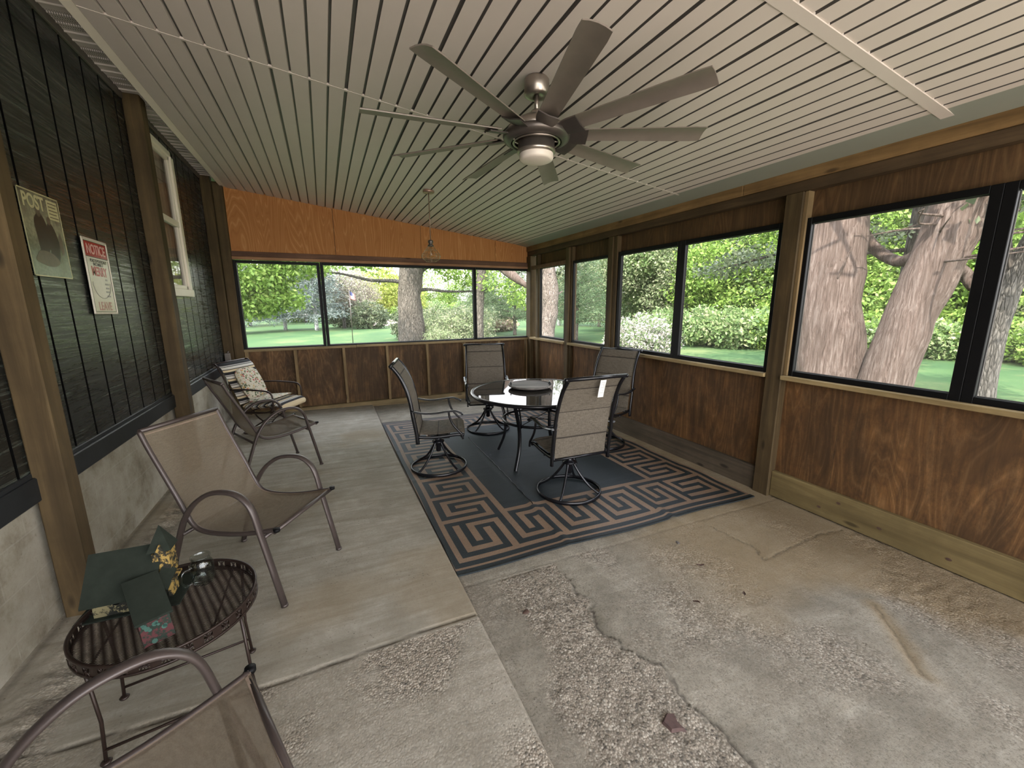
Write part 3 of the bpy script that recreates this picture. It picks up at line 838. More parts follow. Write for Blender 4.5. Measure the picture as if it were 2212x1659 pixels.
# ================================================================ SIGNS ON THE SIDING
def text_mesh(name, s, size, mat, parent, loc, ysc=1.0, xsc=1.0, bold=0.0):
    cu = bpy.data.curves.new(name, 'FONT'); cu.body = s; cu.size = size; cu.align_x = 'CENTER'; cu.align_y = 'CENTER'; cu.extrude = .0006; cu.offset = bold
    o = bpy.data.objects.new(name + '_tmp', cu); col.objects.link(o)
    dg = bpy.context.evaluated_depsgraph_get()
    me = bpy.data.meshes.new_from_object(o.evaluated_get(dg)); me.name = name
    bpy.data.objects.remove(o); me.materials.clear(); me.materials.append(mat)
    # text stands on the wall: local x -> +y, local y -> +z, normal -> +x
    for v in me.vertices:
        x, y, z = v.co; v.co = (z + loc[0], x * xsc + loc[1], y * ysc + loc[2])
    t = bpy.data.objects.new(name, me); col.objects.link(t); t.parent = parent
    return t
P1 = empty('poster_sign', (-1.318, 3.12, 2.03))
tag(P1, 'metal poster sign headed POST with muted green brown artwork on the dark siding', 'poster')
P1.rotation_euler = (math.radians(0), 0, 0)
def poster_mat():
    t = NT('poster_print')
    v = t.coord()
    n = t.noise(v, 7, 6, .7, .6); n2 = t.noise(v, 60, 3)
    sep = t.n('ShaderNodeSeparateXYZ'); t.l(v, sep.inputs[0])
    g = t.ramp(t.math('ADD', t.math('MULTIPLY', sep.outputs['Z'], 1.6), n), [(.15, (.23, .27, .19)), (.42, (.14, .16, .10)), (.6, (.30, .31, .20)), (.85, (.10, .095, .07))])
    return t.done(t.pr(t.mix(t.ramp(n2, [(.4, .25), (.6, 0)]), g, (.05, .05, .04)), .25, .0, .6))
M['poster'] = poster_mat()
b = MB(); b.bbox(0, .003, -.175, .175, -.215, .215, .001); b.build('printed_sheet', M['poster'], P1)
yel = simple('cream_print', (.50, .47, .26), .3, 0, 60, .15)
b = MB()
for (a, c_, d, e) in ((-.175, .175, .209, .215), (-.175, .175, -.215, -.209), (-.175, -.170, -.215, .215), (.170, .175, -.215, .215)): b.box(.003, .0036, a, c_, d, e)
b.build('cream_border', yel, P1)
b = MB(); b.box(.003, .0042, .06, .155, .095, .195); b.build('cream_panel', yel, P1)
b = MB()
for k in range(5): b.box(.0042, .0048, .068, .148 - .012 * (k % 2), .178 - k * .018, .182 - k * .018)
b.build('panel_lines', M['leafbrown'], P1)
dk = simple('dark_print', (.030, .027, .022), .3, 0, 30, .6); md = simple('brown_print', (.12, .10, .07), .3, 0, 25, .5)
def ell(b, cy, cz_, ry, rz_, x=.0033, n=26, wob=.12, ph=0):
    b.add([(x, cy + ry * math.cos(a) * (1 + wob * math.sin(3 * a + ph)), cz_ + rz_ * math.sin(a) * (1 + wob * math.sin(2 * a + ph))) for a in [2 * PI * k / n for k in range(n)]], [tuple(range(n))])
for (a_, pn, mm) in (((-.035, .0, .055, .125, .0033), 1, dk), ((.055, -.03, .045, .115, .0037), 2, dk), ((-.03, -.12, .10, .04, .0041), 3, md), ((.125, -.03, .018, .055, .0041), 4, md), ((-.035, .12, .022, .026, .0041), 5, md), ((.045, .085, .018, .022, .0044), 6, md)):
    b = MB(); ell(b, *a_, ph=pn); b.build('printed_shape', mm, P1)
text_mesh('title_lettering', 'POST', .098, yel, P1, (.0045, -.06, .158), 1.0, .78, .0022)
for k, (y_, z_) in enumerate(((-.168, .208), (.168, .208), (-.168, -.208), (.168, -.208))):
    pass

P2 = empty('notice_sign', (-1.318, 3.63, 1.845))
tag(P2, 'narrow metal sign with a red NOTICE band over cream lettering panel', 'sign')
P2.rotation_euler = (math.radians(-1.0), 0, 0)
cream = simple('cream_enamel', (.62, .59, .47), .16, 0, 30, .1); red = simple('red_enamel', (.34, .030, .028), .18, 0, 30, .2); ink = simple('black_enamel', (.03, .028, .028), .25)
pale = simple('pale_lettering', (.62, .36, .32), .3)
b = MB(); b.bbox(0, .005, -.158, .158, -.237, .237, .002); b.build('enamel_panel', cream, P2)
b = MB()
for (a, c_, d, e) in ((-.158, .158, .226, .237), (-.158, .158, -.237, -.226), (-.158, -.148, -.237, .237), (.148, .158, -.237, .237)): b.bbox(.004, .009, a, c_, d, e, .0015)
b.build('raised_rim', simple('rim_enamel', (.60, .54, .46), .2), P2)
b = MB(); b.box(.005, .0058, -.14, .14, .125, .215); b.build('red_band', red, P2)
b = MB()
for (a, c_, d, e) in ((-.144, .144, .215, .219), (-.144, .144, .121, .125), (-.144, -.140, .121, .219), (.140, .144, .121, .219), (-.142, .142, -.222, -.219), (-.142, -.139, -.222, .115), (.139, .142, -.222, .115)): b.box(.005, .0064, a, c_, d, e)
b.build('black_outline', ink, P2)
text_mesh('notice_lettering', 'NOTICE', .082, pale, P2, (.0064, 0, .168), 1.05, .80, .0015)
text_mesh('small_lettering', 'PLACE IS POLITICALLY', .026, ink, P2, (.0058, .01, .100), 1.05, .82)
text_mesh('small_lettering', 'INCORRECT', .026, ink, P2, (.0058, 0, .078), 1.05, .9)
text_mesh('red_lettering', 'MERRY', .078, red, P2, (.0058, .0, .032), 1.05, .82, .0015)
text_mesh('red_lettering', 'LEAVE', .072, simple('faded_red', (.34, .16, .13), .3), P2, (.0058, .0, -.188), 1.05, .9, .0012)
b = MB()
for k, (w_, z_) in enumerate(((.03, -.012), (.05, -.040), (.045, -.066), (.06, -.090), (.05, -.118))): b.box(.005, .0058, .075 - w_ / 2, .075 + w_ / 2, z_ - .007, z_ + .004)
b.build('print_lines', simple('grey_print', (.22, .20, .18), .3), P2)
b = MB(); b.tube([(.0062, .115 * math.cos(a), -.04 + .095 * math.sin(a)) for a in np.linspace(PI * .98, PI * 2.02, 24)], .0018, 6); b.build('arc_line', simple('arc_print', (.25, .24, .2), .3), P2)

# ================================================================ CEILING FAN
FX, FY = 1.256, 2.388
FZ = cz(FX)
fan = empty('ceiling_fan', (FX, FY, FZ)); tag(fan, 'large brushed nickel ceiling fan with nine blades and a frosted light', 'ceiling fan')
MB().lathe([(0, .0), (.066, .0), (.074, -.012), (.074, -.088), (.062, -.095), (.03, -.094), (.022, -.088), (0, -.088)], 40).build('canopy', M['nickel'], fan)
MB().lathe([(.0, -.08), (.0135, -.08), (.0135, -.185), (.0, -.185)], 16).build('downrod', M['nickel'], fan)
MB().lathe([(0, -.170), (.030, -.170), (.036, -.178), (.036, -.196), (.060, -.203), (.105, -.218), (.150, -.245), (.172, -.268), (.176, -.285), (.168, -.298), (.10, -.300), (0, -.30)], 48).build('motor_housing', M['nickel'], fan)
MB().lathe([(.197, -.298), (.203, -.312), (.197, -.332), (.160, -.350), (.150, -.345), (.182, -.325), (.188, -.312), (.180, -.300)], 56, closed=True).build('trim_ring', M['nickeldk'], fan)
b = MB(); b.lathe([(.138, -.338), (.146, -.346), (.138, -.352), (.130, -.346)], 48, closed=True)
for k in range(9):
    a = math.radians(35 + 40 * k); b.tube([(.10 * math.cos(a), .10 * math.sin(a), -.322), (.19 * math.cos(a), .19 * math.sin(a), -.322)], .006, 6)
b.build('inner_ring', M['nickel'], fan)
MB().lathe([(0, -.298), (.100, -.298), (.100, -.332), (.110, -.340), (.110, -.385), (.116, -.390), (.116, -.402), (.104, -.410), (0, -.410)], 44).build('light_housing', M['nickel'], fan)
MB().lathe([(.103, -.406), (.103, -.432), (.099, -.441), (.086, -.447), (.04, -.451), (0.0001, -.452)], 44).build('light_diffuser', M['opal'], fan)
blade0 = None; iron0 = None
for k in range(9):
    a = math.radians(15 + 40 * k)
    if k == 0:
        b = MB(); T = Matrix.Translation((0, 0, -.303)) @ Matrix.Rotation(math.radians(-13), 4, 'X')
        n = 14; top = []; bot = []
        for i in range(n):
            t = i / (n - 1); x = .235 + t * .765; w = .052 + .014 * t
            if t > .94: w *= .93
            rw = []; rb_ = []
            for s_ in (-1, -.5, 0, .5, 1):
                zc = .010 * (1 - s_ * s_)
                rw.append(T @ Vector((x, s_ * w, zc + .003))); rb_.append(T @ Vector((x, s_ * w, zc - .003)))
            top.append(rw); bot.append(rb_)
        b.surf(top); b.surf(bot)
        ed = [r[0] for r in top] + [p for p in top[-1][1:]] + [r[-1] for r in top[::-1]][1:] + [p for p in top[0][::-1]][1:-1]
        ed2 = [r[0] for r in bot] + [p for p in bot[-1][1:]] + [r[-1] for r in bot[::-1]][1:] + [p for p in bot[0][::-1]][1:-1]
        m_ = len(ed); b.add(ed + ed2, [(i, (i + 1) % m_, m_ + (i + 1) % m_, m_ + i) for i in range(m_)])
        bl = blade0 = b.build('fan_blade', M['blade'], fan)
        b = MB(); rows = []
        for (x, w, z) in ((.13, .030, -.306), (.17, .034, -.308), (.205, .050, -.310), (.24, .056, -.312), (.305, .058, -.312)):
            rows.append([(x, -w, z + .020 * (w / .056)), (x, 0, z - .004), (x, w, z - .016 * (w / .056))])
        r2 = [[(p[0], p[1], p[2] - .007) for p in r] for r in rows]
        b.surf(rows); b.surf(r2); b.add(rows[-1] + r2[-1], [(0, 1, 4, 3), (1, 2, 5, 4)])
        b.add([r[0] for r in rows] + [r[0] for r in r2], [(i, i + 1, i + 6, i + 5) for i in range(4)]); b.add([r[2] for r in rows] + [r[2] for r in r2], [(i, i + 1, i + 6, i + 5) for i in range(4)])
        ir = iron0 = b.build('blade_iron', M['nickeldk'], fan)
    else:
        bl = blade0.copy(); ir = iron0.copy()
        for q in (bl, ir): col.objects.link(q); q.parent = fan
    bl.rotation_euler = ir.rotation_euler = (0, 0, a)

# ================================================================ PENDANT LAMP
PX, PY = 1.232, 5.03
pen = empty('pendant_lamp', (PX, PY, cz(PX))); tag(pen, 'wire cage pendant lamp on a slim rod over the dining table end', 'pendant lamp')
MB().lathe([(0, .005), (.062, .005), (.066, -.004), (.066, -.022), (.058, -.028), (0, -.028)], 32).build('ceiling_plate', M['cord'], pen)
zb = 2.165 - cz(PX)
MB().tube([(0, 0, -.02), (0, 0, zb + .235)], .0058, 10).build('hanging_rod', M['cord'], pen)
MB().lathe([(0, zb + .245), (.026, zb + .245), (.030, zb + .235), (.030, zb + .215), (.024, zb + .21), (.024, zb + .195), (.034, zb + .19), (.034, zb + .175), (0, zb + .172)], 24).build('lamp_socket', M['nickeldk'], pen)
MB().lathe([(0.0, zb + .175), (.013, zb + .172), (.016, zb + .15), (.027, zb + .11), (.031, zb + .085), (.027, zb + .058), (.014, zb + .044), (0.0001, zb + .041)], 24).build('light_bulb', glass_mat('bulb_glass', (1, .92, .78), .92, .02, 1.5), pen)
b = MB(); b.tube(smoothpath([(-.008, 0, zb + .16), (-.010, 0, zb + .10), (-.004, .004, zb + .07), (.004, -.004, zb + .07), (.010, 0, zb + .10), (.008, 0, zb + .16)], 4), .0012, 5); b.build('filament', M['brass'], pen)
b = MB(); prof = [(.030, .185), (.052, .150), (.104, .085), (.112, .062), (.100, .030), (.062, .0)]
for k in range(10):
    a = 2 * PI * k / 10; b.tube([(r * math.cos(a), r * math.sin(a), zb + z) for r, z in prof], .0022, 6)
for r, z in ((.104, .085), (.112, .062), (.100, .030), (.062, .0), (.066, .130)):
    b.tube([(r * math.cos(2 * PI * i / 40), r * math.sin(2 * PI * i / 40), zb + z) for i in range(40)], .0022, 6, closed=True)
b.build('wire_cage', M['brass'], pen)

# ================================================================ RUG (greek key border)
NC, NR = 55, 73
bmp = np.zeros((NC, NR), np.int8)          # 0 tan, 1 dark ; [u from house side, v from near edge]
def setc(u, v, val=1):
    if 0 <= u < NC and 0 <= v < NR: bmp[u, v] = val
def key_strip(n, xf):
    def line(a0, b0, a1, b1):
        for a in range(min(a0, a1), max(a0, a1) + 1):
            for b_ in range(min(b0, b1), max(b0, b1) + 1):
                u, v = xf(a, b_); setc(u, v)
    for k in range(n - 1):
        o = 8 * k
        for s_ in (((0, 0), (0, 8)), ((0, 8), (6, 8)), ((6, 8), (6, 2)), ((6, 2), (4, 2)), ((4, 2), (4, 6)), ((4, 6), (2, 6)), ((2, 6), (2, 0)), ((2, 0), (8, 0))):
            line(o + s_[0][0], s_[0][1], o + s_[1][0], s_[1][1])
    line(8 * (n - 1), 0, 8 * (n - 1), 8)
    line(0, 0, 2, 0)
U0, V0 = 3, 4
U1, V1 = U0 + 48, V0 + 64
key_strip(6, lambda a, b_: (U0 + a, V0 + 8 - b_))            # near side
key_strip(8, lambda a, b_: (U1 - 8 + b_, V0 + a))            # outer side
key_strip(6, lambda a, b_: (U1 - a, V1 - 8 + b_))            # far side
key_strip(8, lambda a, b_: (U0 + 8 - b_, V1 - a))            # house side
bmp[U0 + 10:U1 - 9, V0 + 10:V1 - 9] = 1
# plain frame stripes
bmp[:, 0] = 1; bmp[:, NR - 1] = 1
bmp[1:NC - 1, 2] = 1; bmp[1:NC - 1, NR - 3] = 1
bmp[1, 2:NR - 2] = 1; bmp[NC - 2, 2:NR - 2] = 1
UE = np.array([.600, .620, .662] + [.700 + .052 * i for i in range(50)] + [3.29, 3.335, 3.365])
VE = np.array([2.185, 2.228, 2.248, 2.296] + [2.338 + .0512 * i for i in range(66)] + [5.708, 5.756, 5.776, 5.822])
SUB = 2
def rug_h(x, y):
    z = .0045 + .016 * np.exp(-((x - 1.47 - .04 * (y - 3)) / .028) ** 2) * sst(2.1, 2.35, y) * sst(4.6, 3.6, y)
    z = z + .016 * np.exp(-((x - 2.40) / .03) ** 2) * sst(2.9, 2.5, y)
    z = z + .007 * np.exp(-((y - 4.55 - .03 * x) / .02) ** 2) * sst(1.2, .7, x) + .006 * np.exp(-((y - 3.68) / .025) ** 2) * sst(1.1, .7, x)
    z = z + .012 * np.maximum(0, np.sin(y * 7.0 + 1)) * sst(3.05, 3.34, x) * sst(5.4, 3.0, y)
    return z + .0030 * np.exp(-((np.mod(y + .03 * np.sin(x * 4), .19) - .09) / .012) ** 2) * (np.sin(y * 5.3) > -.3) * sst(.9, 1.2, x) * sst(3.0, 2.7, x) + .002 * fbm(x, y, 2.0, 91, 2)
b = MB()
fu = np.concatenate([np.linspace(0, 1, SUB + 1)[:-1] + i for i in range(NC)] + [[NC]]); fv = np.concatenate([np.linspace(0, 1, SUB + 1)[:-1] + i for i in range(NR)] + [[NR]])
XX, YY = np.meshgrid(np.interp(fu, np.arange(NC + 1), UE), np.interp(fv, np.arange(NR + 1), VE), indexing='ij')
XX = XX + .006 * np.sin(YY * 4.1) * (XX < 1) ; YY = YY + .010 * np.sin(XX * 5.2 + .4) * sst(2.6, 2.2, YY)
# stop the rug short of the raised slab
XX = np.maximum(XX, .618)
ZZ = fz(XX) - .018 + .010 + rug_h(XX, YY)
nu, nv = XX.shape
mats_idx = []
vs = np.stack([XX, YY, ZZ], -1).reshape(-1, 3)
fs = []
for i in range(nu - 1):
    for j in range(nv - 1):
        a = i * nv + j; fs.append((a, a + nv, a + nv + 1, a + 1))
        u = min(int(fu[i] + 1e-6), NC - 1); v = min(int(fv[j] + 1e-6), NR - 1)
        mats_idx.append(int(bmp[u, v]))
b.v = [tuple(p) for p in vs.tolist()]; b.f = fs; b.m = mats_idx; b.sm = [True] * len(fs)
# hem around the edge down to the floor
edge = [i * nv for i in range(nu)] + [(nu - 1) * nv + j for j in range(1, nv)] + [i * nv + nv - 1 for i in range(nu - 2, -1, -1)] + [j for j in range(nv - 2, 0, -1)]
o0 = len(b.v)
for e in edge: p = b.v[e]; b.v.append((p[0], p[1], p[2] - .010))
ne = len(edge)
for i in range(ne): b.f.append((edge[i], edge[(i + 1) % ne], o0 + (i + 1) % ne, o0 + i)); b.m.append(1); b.sm.append(False)
def rugmat(name, c, c2):
    t = NT(name)
    wv = t.noise(t.coord('Object', (220, 60, 1)), 1, 3, .6); big = t.noise(t.coord(), 2.4, 5)
    cc = t.ramp(wv, [(.35, c), (.65, c2)]); cc = t.mix(t.ramp(big, [(.4, .35), (.65, 0)]), cc, tuple(x * .6 for x in c))
    return t.done(t.pr(cc, .62, 0, .35, t.bump(wv, .4, .003)))
rug = b.build('area_rug', [rugmat('rug_tan', (.185, .120, .077), (.255, .172, .113)), rugmat('rug_charcoal', (.014, .019, .021), (.027, .035, .038))])
b = MB(); yy = np.linspace(2.80, 4.75, 60); b.tube([(1.47 + .04 * (y_ - 3) + .004 * math.sin(y_ * 40), y_, fz(1.47) - .008 + float(rug_h(np.array([1.47 + .04 * (y_ - 3)]), np.array([y_]))[0]) + .002) for y_ in yy], .0032, 5); b.build('seam_thread', M['blackmetal'], rug)
tag(rug, 'charcoal and tan outdoor rug with a greek key border under the dining set', 'rug')

# ================================================================ SLING CHAIRS along the house wall
def sling_chair():
    root = empty('sling_chair')
    wa, ws = .2706, .247
    hoop = [(-.408, 0), (-.335, .22), (-.262, .41), (-.215, .50), (-.15, .578), (-.06, .637), (.03, .657), (.11, .650), (.17, .610), (.205, .545), (.232, .42), (.278, .21), (.323, 0)]
    for s_ in (-1, 1):
        P = [hoop[0]] + [(p.x, p.y) for p in smoothpath([(x, z, 0) for x, z in hoop[1:-1]], 5)] + [hoop[-1]]
        MB().tube([(x, s_ * wa, z + .004) for x, z in P], .021, 12, ref=(0, 1, 0), rb=.0125).build('arm_and_leg_hoop', M['bronze'], root)
        for xf_ in (.322, -.405): MB().lathe([(0, 0), (.019, 0), (.019, .012), (.014, .014), (0, .014)], 12, (xf_, s_ * wa, 0)).build('foot_cap', M['bronze'], root)
    prof = [(-.447, .974), (-.410, .88), (-.345, .74), (-.285, .61), (-.238, .50), (-.208, .445), (-.165, .412), (-.08, .398), (.05, .402), (.18, .422), (.318, .452)]
    pr_ = smoothpath([(x, z, 0) for x, z in prof], 5)
    b = MB()
    for s_ in (-1, 1): b.tube([(p.x, s_ * ws, p.y) for p in pr_], .0135, 10)
    b.tube([(-.447, -ws, .974), (-.447, ws, .974)], .0135, 10); b.tube([(.312, -ws - .02, .446), (.312, ws + .02, .446)], .012, 10)
    b.build('seat_frame', M['bronze'], root)
    b = MB()
    b.tube([(.235, -wa, .40), (.235, wa, .40)], .011, 8); b.tube([(-.262, -wa, .385), (-.262, wa, .385)], .011, 8)
    b.build('cross_bar', M['bronze'], root)
    for s_ in (-1, 1): MB().lathe([(0, -.008), (.017, -.008), (.017, .008), (0, .008)], 12, (.322, s_ * (ws + .012), .456)).build('end_cap', M['black'], root)
    rows = []
    for i, p in enumerate(pr_):
        t = i / (len(pr_) - 1); sag = .030 * math.sin(PI * min(1, max(0, (t - .02) / .96))) + (.006 if t > .5 else 0)
        # sag away from the sitter: along the inward normal
        q0 = pr_[max(i - 1, 0)]; q1 = pr_[min(i + 1, len(pr_) - 1)]; tx, tz = q1.x - q0.x, q1.y - q0.y; l_ = math.hypot(tx, tz); nx, nz = tz / l_, -tx / l_
        rows.append([(p.x + nx * sag * (1 - u * u), u * (ws - .004), p.y + nz * sag * (1 - u * u) + .008) for u in np.linspace(-1, 1, 13)])
    b = MB(); b.surf(rows); b.build('sling_fabric', M['sling'], root)
    b = MB()
    for z_, w_ in ((1, .02), (-2, .02)):
        pass
    r0, r1, r2 = rows[1], rows[2], rows[3]
    b.surf([[tuple(a + (c_ - a) * .0 for a, c_ in zip(p, q)) for p, q in zip(r1, r2)], [tuple(a + (c_ - a) * .35 for a, c_ in zip(p, q)) for p, q in zip(r1, r2)]])
    b.surf([rows[-2], [tuple(a + (c_ - a) * .5 for a, c_ in zip(p, q)) for p, q in zip(rows[-2], rows[-1])]])
    for s_ in (0, 1):
        i0 = 0 if s_ == 0 else -1; i1 = 1 if s_ == 0 else -2
        b.surf([[r[i0] for r in rows], [tuple(a + (c_ - a) * .28 for a, c_ in zip(r[i0], r[i1])) for r in rows]])
    for i in range(len(b.v)): b.v[i] = (b.v[i][0] + .001, b.v[i][1], b.v[i][2] + .0015)
    b.build('fabric_hem', M['hem'], root)
    return root
chA = sling_chair()
GS = 'taupe mesh sling chairs along the house wall'
def put(o, x, y, z, deg, s_, label, cat, group=None):
    o.location = (x, y, z); o.rotation_euler = (0, 0, math.radians(deg)); o.scale = (s_,) * 3
    return tag(o, label, cat, group)
sA = .9775
put(chA, -.459 * sA, 2.742 * sA, .052, -32.9, sA, 'taupe mesh sling chair in full view just beyond the small mesh table', 'chair', GS)
chB = copy_tree(chA); put(chB, -.564 * sA, 4.606 * sA, .054, 27.2, sA, 'taupe mesh sling chair turned away, beside the striped cushioned chair', 'chair', GS)
chC = copy_tree(chA); put(chC, -.518, 1.025, .054, 21.0, sA, 'taupe mesh sling chair cut by the lower picture edge in front of the mesh table', 'chair', GS)

# ================================================================ SWIVEL DINING CHAIRS
M['tweeddk'] = fabric('tweed_seam', (.025, .020, .016), (.05, .042, .034), 0)
def dining_chair():
    root = empty('swivel_dining_chair')
    BM = M['blackmetal']; wT, w = .252, .273
    # pedestal
    b = MB(); b.lathe([(.276, .0), (.288, .0), (.290, .014), (.288, .030), (.276, .030)], 56, closed=True); b.build('base_ring', BM, root)
    leg0 = None
    for k in range(4):
        a = math.radians(45 + 90 * k)
        if leg0 is None:
            b = MB(); P = smoothpath([(.035, 0, .285), (.060, 0, .235), (.115, 0, .155), (.19, 0, .075), (.274, 0, .022)], 5)
            b.tube(P, .0115, 10); leg0 = b.build('leg', BM, root); q = leg0
        else:
            q = leg0.copy(); col.objects.link(q); q.parent = root
        q.rotation_euler = (0, 0, a)
    MB().lathe([(0, .170), (.020, .170), (.026, .180), (.026, .255), (.034, .262), (.062, .272), (.062, .284), (.034, .292), (.030, .345), (.060, .350), (.060, .362), (0, .362)], 28).build('swivel_post', BM, root)
    b = MB(); b.bbox(-.10, .10, -.07, .07, .358, .372, .003); b.tube([(.02, .02, .335), (.105, .05, .335)], .008, 8); b.lathe([(0, -.02), (.014, -.02), (.014, .02), (0, .02)], 12, (.11, .052, .335)); b.build('swivel_plate', BM, root)
    # side frames
    back = [(-.184, .349), (-.188, .43), (-.200, .52), (-.216, .62), (-.228, .72), (-.248, .82), (-.280, .92), (-.322, 1.01), (-.368, 1.075), (-.393, 1.104)]
    bp = [(p.x, p.y) for p in smoothpath([(x, z, 0) for x, z in back], 3)]
    for s_ in (-1, 1):
        b = MB(); n = len(bp)
        b.tube([(x, s_ * (w + (wT - w) * max(0, (z - .62)) / .48), z) for x, z in bp], .019, 10, ref=(1, 0, 0), rb=.0145)
        b.build('back_post', BM, root)
        b = MB(); arm = smoothpath([(-.232, 0, .678), (-.18, 0, .664), (-.10, 0, .650), (.0, 0, .650), (.10, 0, .662), (.17, 0, .664), (.215, 0, .652), (.245, 0, .634)], 4)
        b.tube([(p.x, s_ * (w + .012), p.z) for p in arm], .021, 12, ref=(0, 1, 0), rb=.009)
        b.tube([(.247, s_ * (w + .012), .640), (.247, s_ * (w + .012), .622)], .010, 8)
        b.build('armrest', BM, root)
        b = MB(); sp_ = smoothpath([(.120, 0, .655), (.128, 0, .60), (.155, 0, .53), (.205, 0, .465), (.238, 0, .425), (.247, 0, .378)], 4)
        b.tube([(p.x, s_ * (w + .004), p.z) for p in sp_], .0105, 10); b.build('arm_support', BM, root)
        b = MB(); rl = smoothpath([(-.19, 0, .415), (-.10, 0, .402), (.05, 0, .405), (.18, 0, .418), (.262, 0, .412)], 4)
        b.tube([(p.x, s_ * (w - .016), p.z) for p in rl], .015, 10, ref=(0, 0, 1), rb=.010); b.build('seat_rail', BM, root)
    b = MB(); b.tube([(-.396, -wT - .014, 1.106), (-.396, wT + .014, 1.106)], .0155, 12)
    for s_ in (-1, 1): b.lathe([(0, -.016), (.012, -.014), (.0175, -.004), (.0175, .006), (.012, .014), (0, .016)], 14, (-.393, s_ * (wT + .020), 1.104))
    b.build('top_rail', BM, root)
    b = MB(); b.tube([(-.182, -w + .01, .395), (-.182, w - .01, .395)], .012, 10); b.tube([(.235, -w + .01, .398), (.235, w - .01, .398)], .010, 10); b.bbox(-.12, .12, -w + .02, -w + .05, .385, .400, .002); b.bbox(-.12, .12, w - .05, w - .02, .385, .400, .002)
    b.tube([(0, -w + .02, .380), (0, w - .02, .380)], .010, 8); b.build('cross_rail', BM, root)
    # padded seat and back: quilted sections divided by seams
    def pad(path, half, name, thick, secs, inner=-1):
        P = smoothpath([(x, z, 0) for x, z in path], 14); L = len(P); b = MB(); A = []; Bk = []; seam = []
        for i, p in enumerate(P):
            t = i / (L - 1); q0 = P[max(i - 1, 0)]; q1 = P[min(i + 1, L - 1)]; tx, tz = q1.x - q0.x, q1.y - q0.y; l_ = math.hypot(tx, tz); nx, nz = tz / l_, -tx / l_
            puff = abs(math.sin(PI * t * secs)) ** .35; fr_ = abs(t * secs - round(t * secs)); seam.append(fr_ / secs * .75 < .0045 and .05 < t < .95)
            ra = []; rb_ = []
            for u in np.linspace(-1, 1, 17):
                ed = (1 - abs(u) ** 8); th = thick * (.05 + .95 * puff) * ed
                ra.append((p.x + nx * th, u * half, p.y + nz * th)); rb_.append((p.x - nx * th * .45, u * half, p.y - nz * th * .45))
            A.append(ra); Bk.append(rb_)
        b.surf(A); b.surf(Bk)
        nf = 16
        for half_ in (0, 1):
            for i in range(L - 1):
                if seam[i]:
                    for j in range(nf): b.m[half_ * (L - 1) * nf + i * nf + j] = 1
        return b.build(name, [M['tweed'], M['tweeddk']], root)
    pad([(-.168, .438), (-.08, .428), (.05, .430), (.17, .442), (.235, .440), (.268, .420)], w - .026, 'seat_pad', -.016, 3)
    pad([(-.176, .405), (-.182, .47), (-.194, .56), (-.212, .66), (-.226, .76), (-.252, .86), (-.290, .95), (-.332, 1.03), (-.368, 1.078), (-.385, 1.098)], wT - .008, 'back_pad', .015, 4)
    return root
d0 = dining_chair(); GD = 'swivel chairs around the glass table'
def pd(o, x, y, rad, s_, label): return put(o, x * s_, y * s_, fz(x * s_) + rug_z(x * s_, y * s_), math.degrees(rad), s_, label, 'chair', GD)
def rug_z(x, y): return .001
pd(d0, .967, 3.978, -.274, .990, 'swivel dining chair on the house side of the glass table, seen in profile')
d1 = copy_tree(d0); pd(d1, 1.887, 2.922, 1.53, 1.000, 'swivel dining chair with its back to the camera and a white tag on it')
d2 = copy_tree(d0); pd(d2, 1.903, 4.973, -1.842, 1.002, 'swivel dining chair facing the camera by the far wall')
d3 = copy_tree(d0); pd(d3, 2.932, 3.859, 3.523, 1.012, 'swivel dining chair against the outer wall, partly hidden by the tagged chair')
b = MB(); rows = []
for i in range(9):
    t = i / 8; rows.append([(-.418 + .062 * t ** 1.5 + .012 * math.sin(t * 3), .004 - .046 + u - .018 * t, 1.088 - t * .150) for u in (-.026, 0, .026)])
b.surf(rows)
tg = b.build('hang_tag', M['white'], d1); tg['label'] = 'white paper hang tag'
b = MB()
for i in range(7):
    t = .15 + i * .1; b.add([(-.4195 + .062 * t ** 1.5 + .012 * math.sin(t * 3) - .002, -.042 + u - .018 * t, 1.088 - t * .150 + dz) for u, dz in ((-.019, 0), (.017 - .01 * (i % 3), 0), (.017 - .01 * (i % 3), .003), (-.019, .003))], [(0, 1, 2, 3)])
b.build('tag_print', simple('tag_print', (.38, .38, .36), .7), tg)

# ================================================================ GLASS TOPPED DINING TABLE
TX, TY, TZ = 2.01, 3.80, fz(2.0)
tb = empty('dining_table', (TX, TY, TZ)); tag(tb, 'round dark glass topped dining table with black metal legs on the rug', 'dining table')
RT = .700; HT = .752
MB().lathe([(RT - .035, HT - .018), (RT - .004, HT - .030), (RT + .006, HT - .020), (RT + .006, HT - .004), (RT - .004, HT + .004), (RT - .030, HT + .002), (RT - .036, HT - .004)], 80, closed=True).build('table_rim', M['blackmetal'], tb)
def top_mat():
    t = NT('dark_table_glass')
    v = t.coord(); n = t.noise(v, 9, 5, .6)
    return t.done(t.pr(t.mix(n, (.030, .027, .024), (.055, .050, .045)), .025, 0, .16, None, IOR=1.45))
MB().lathe([(0.0001, HT), (RT - .035, HT), (RT - .035, HT - .008), (0.0001, HT - .008)], 80, smooth=False).build('glass_top', top_mat(), tb)
lg0 = None
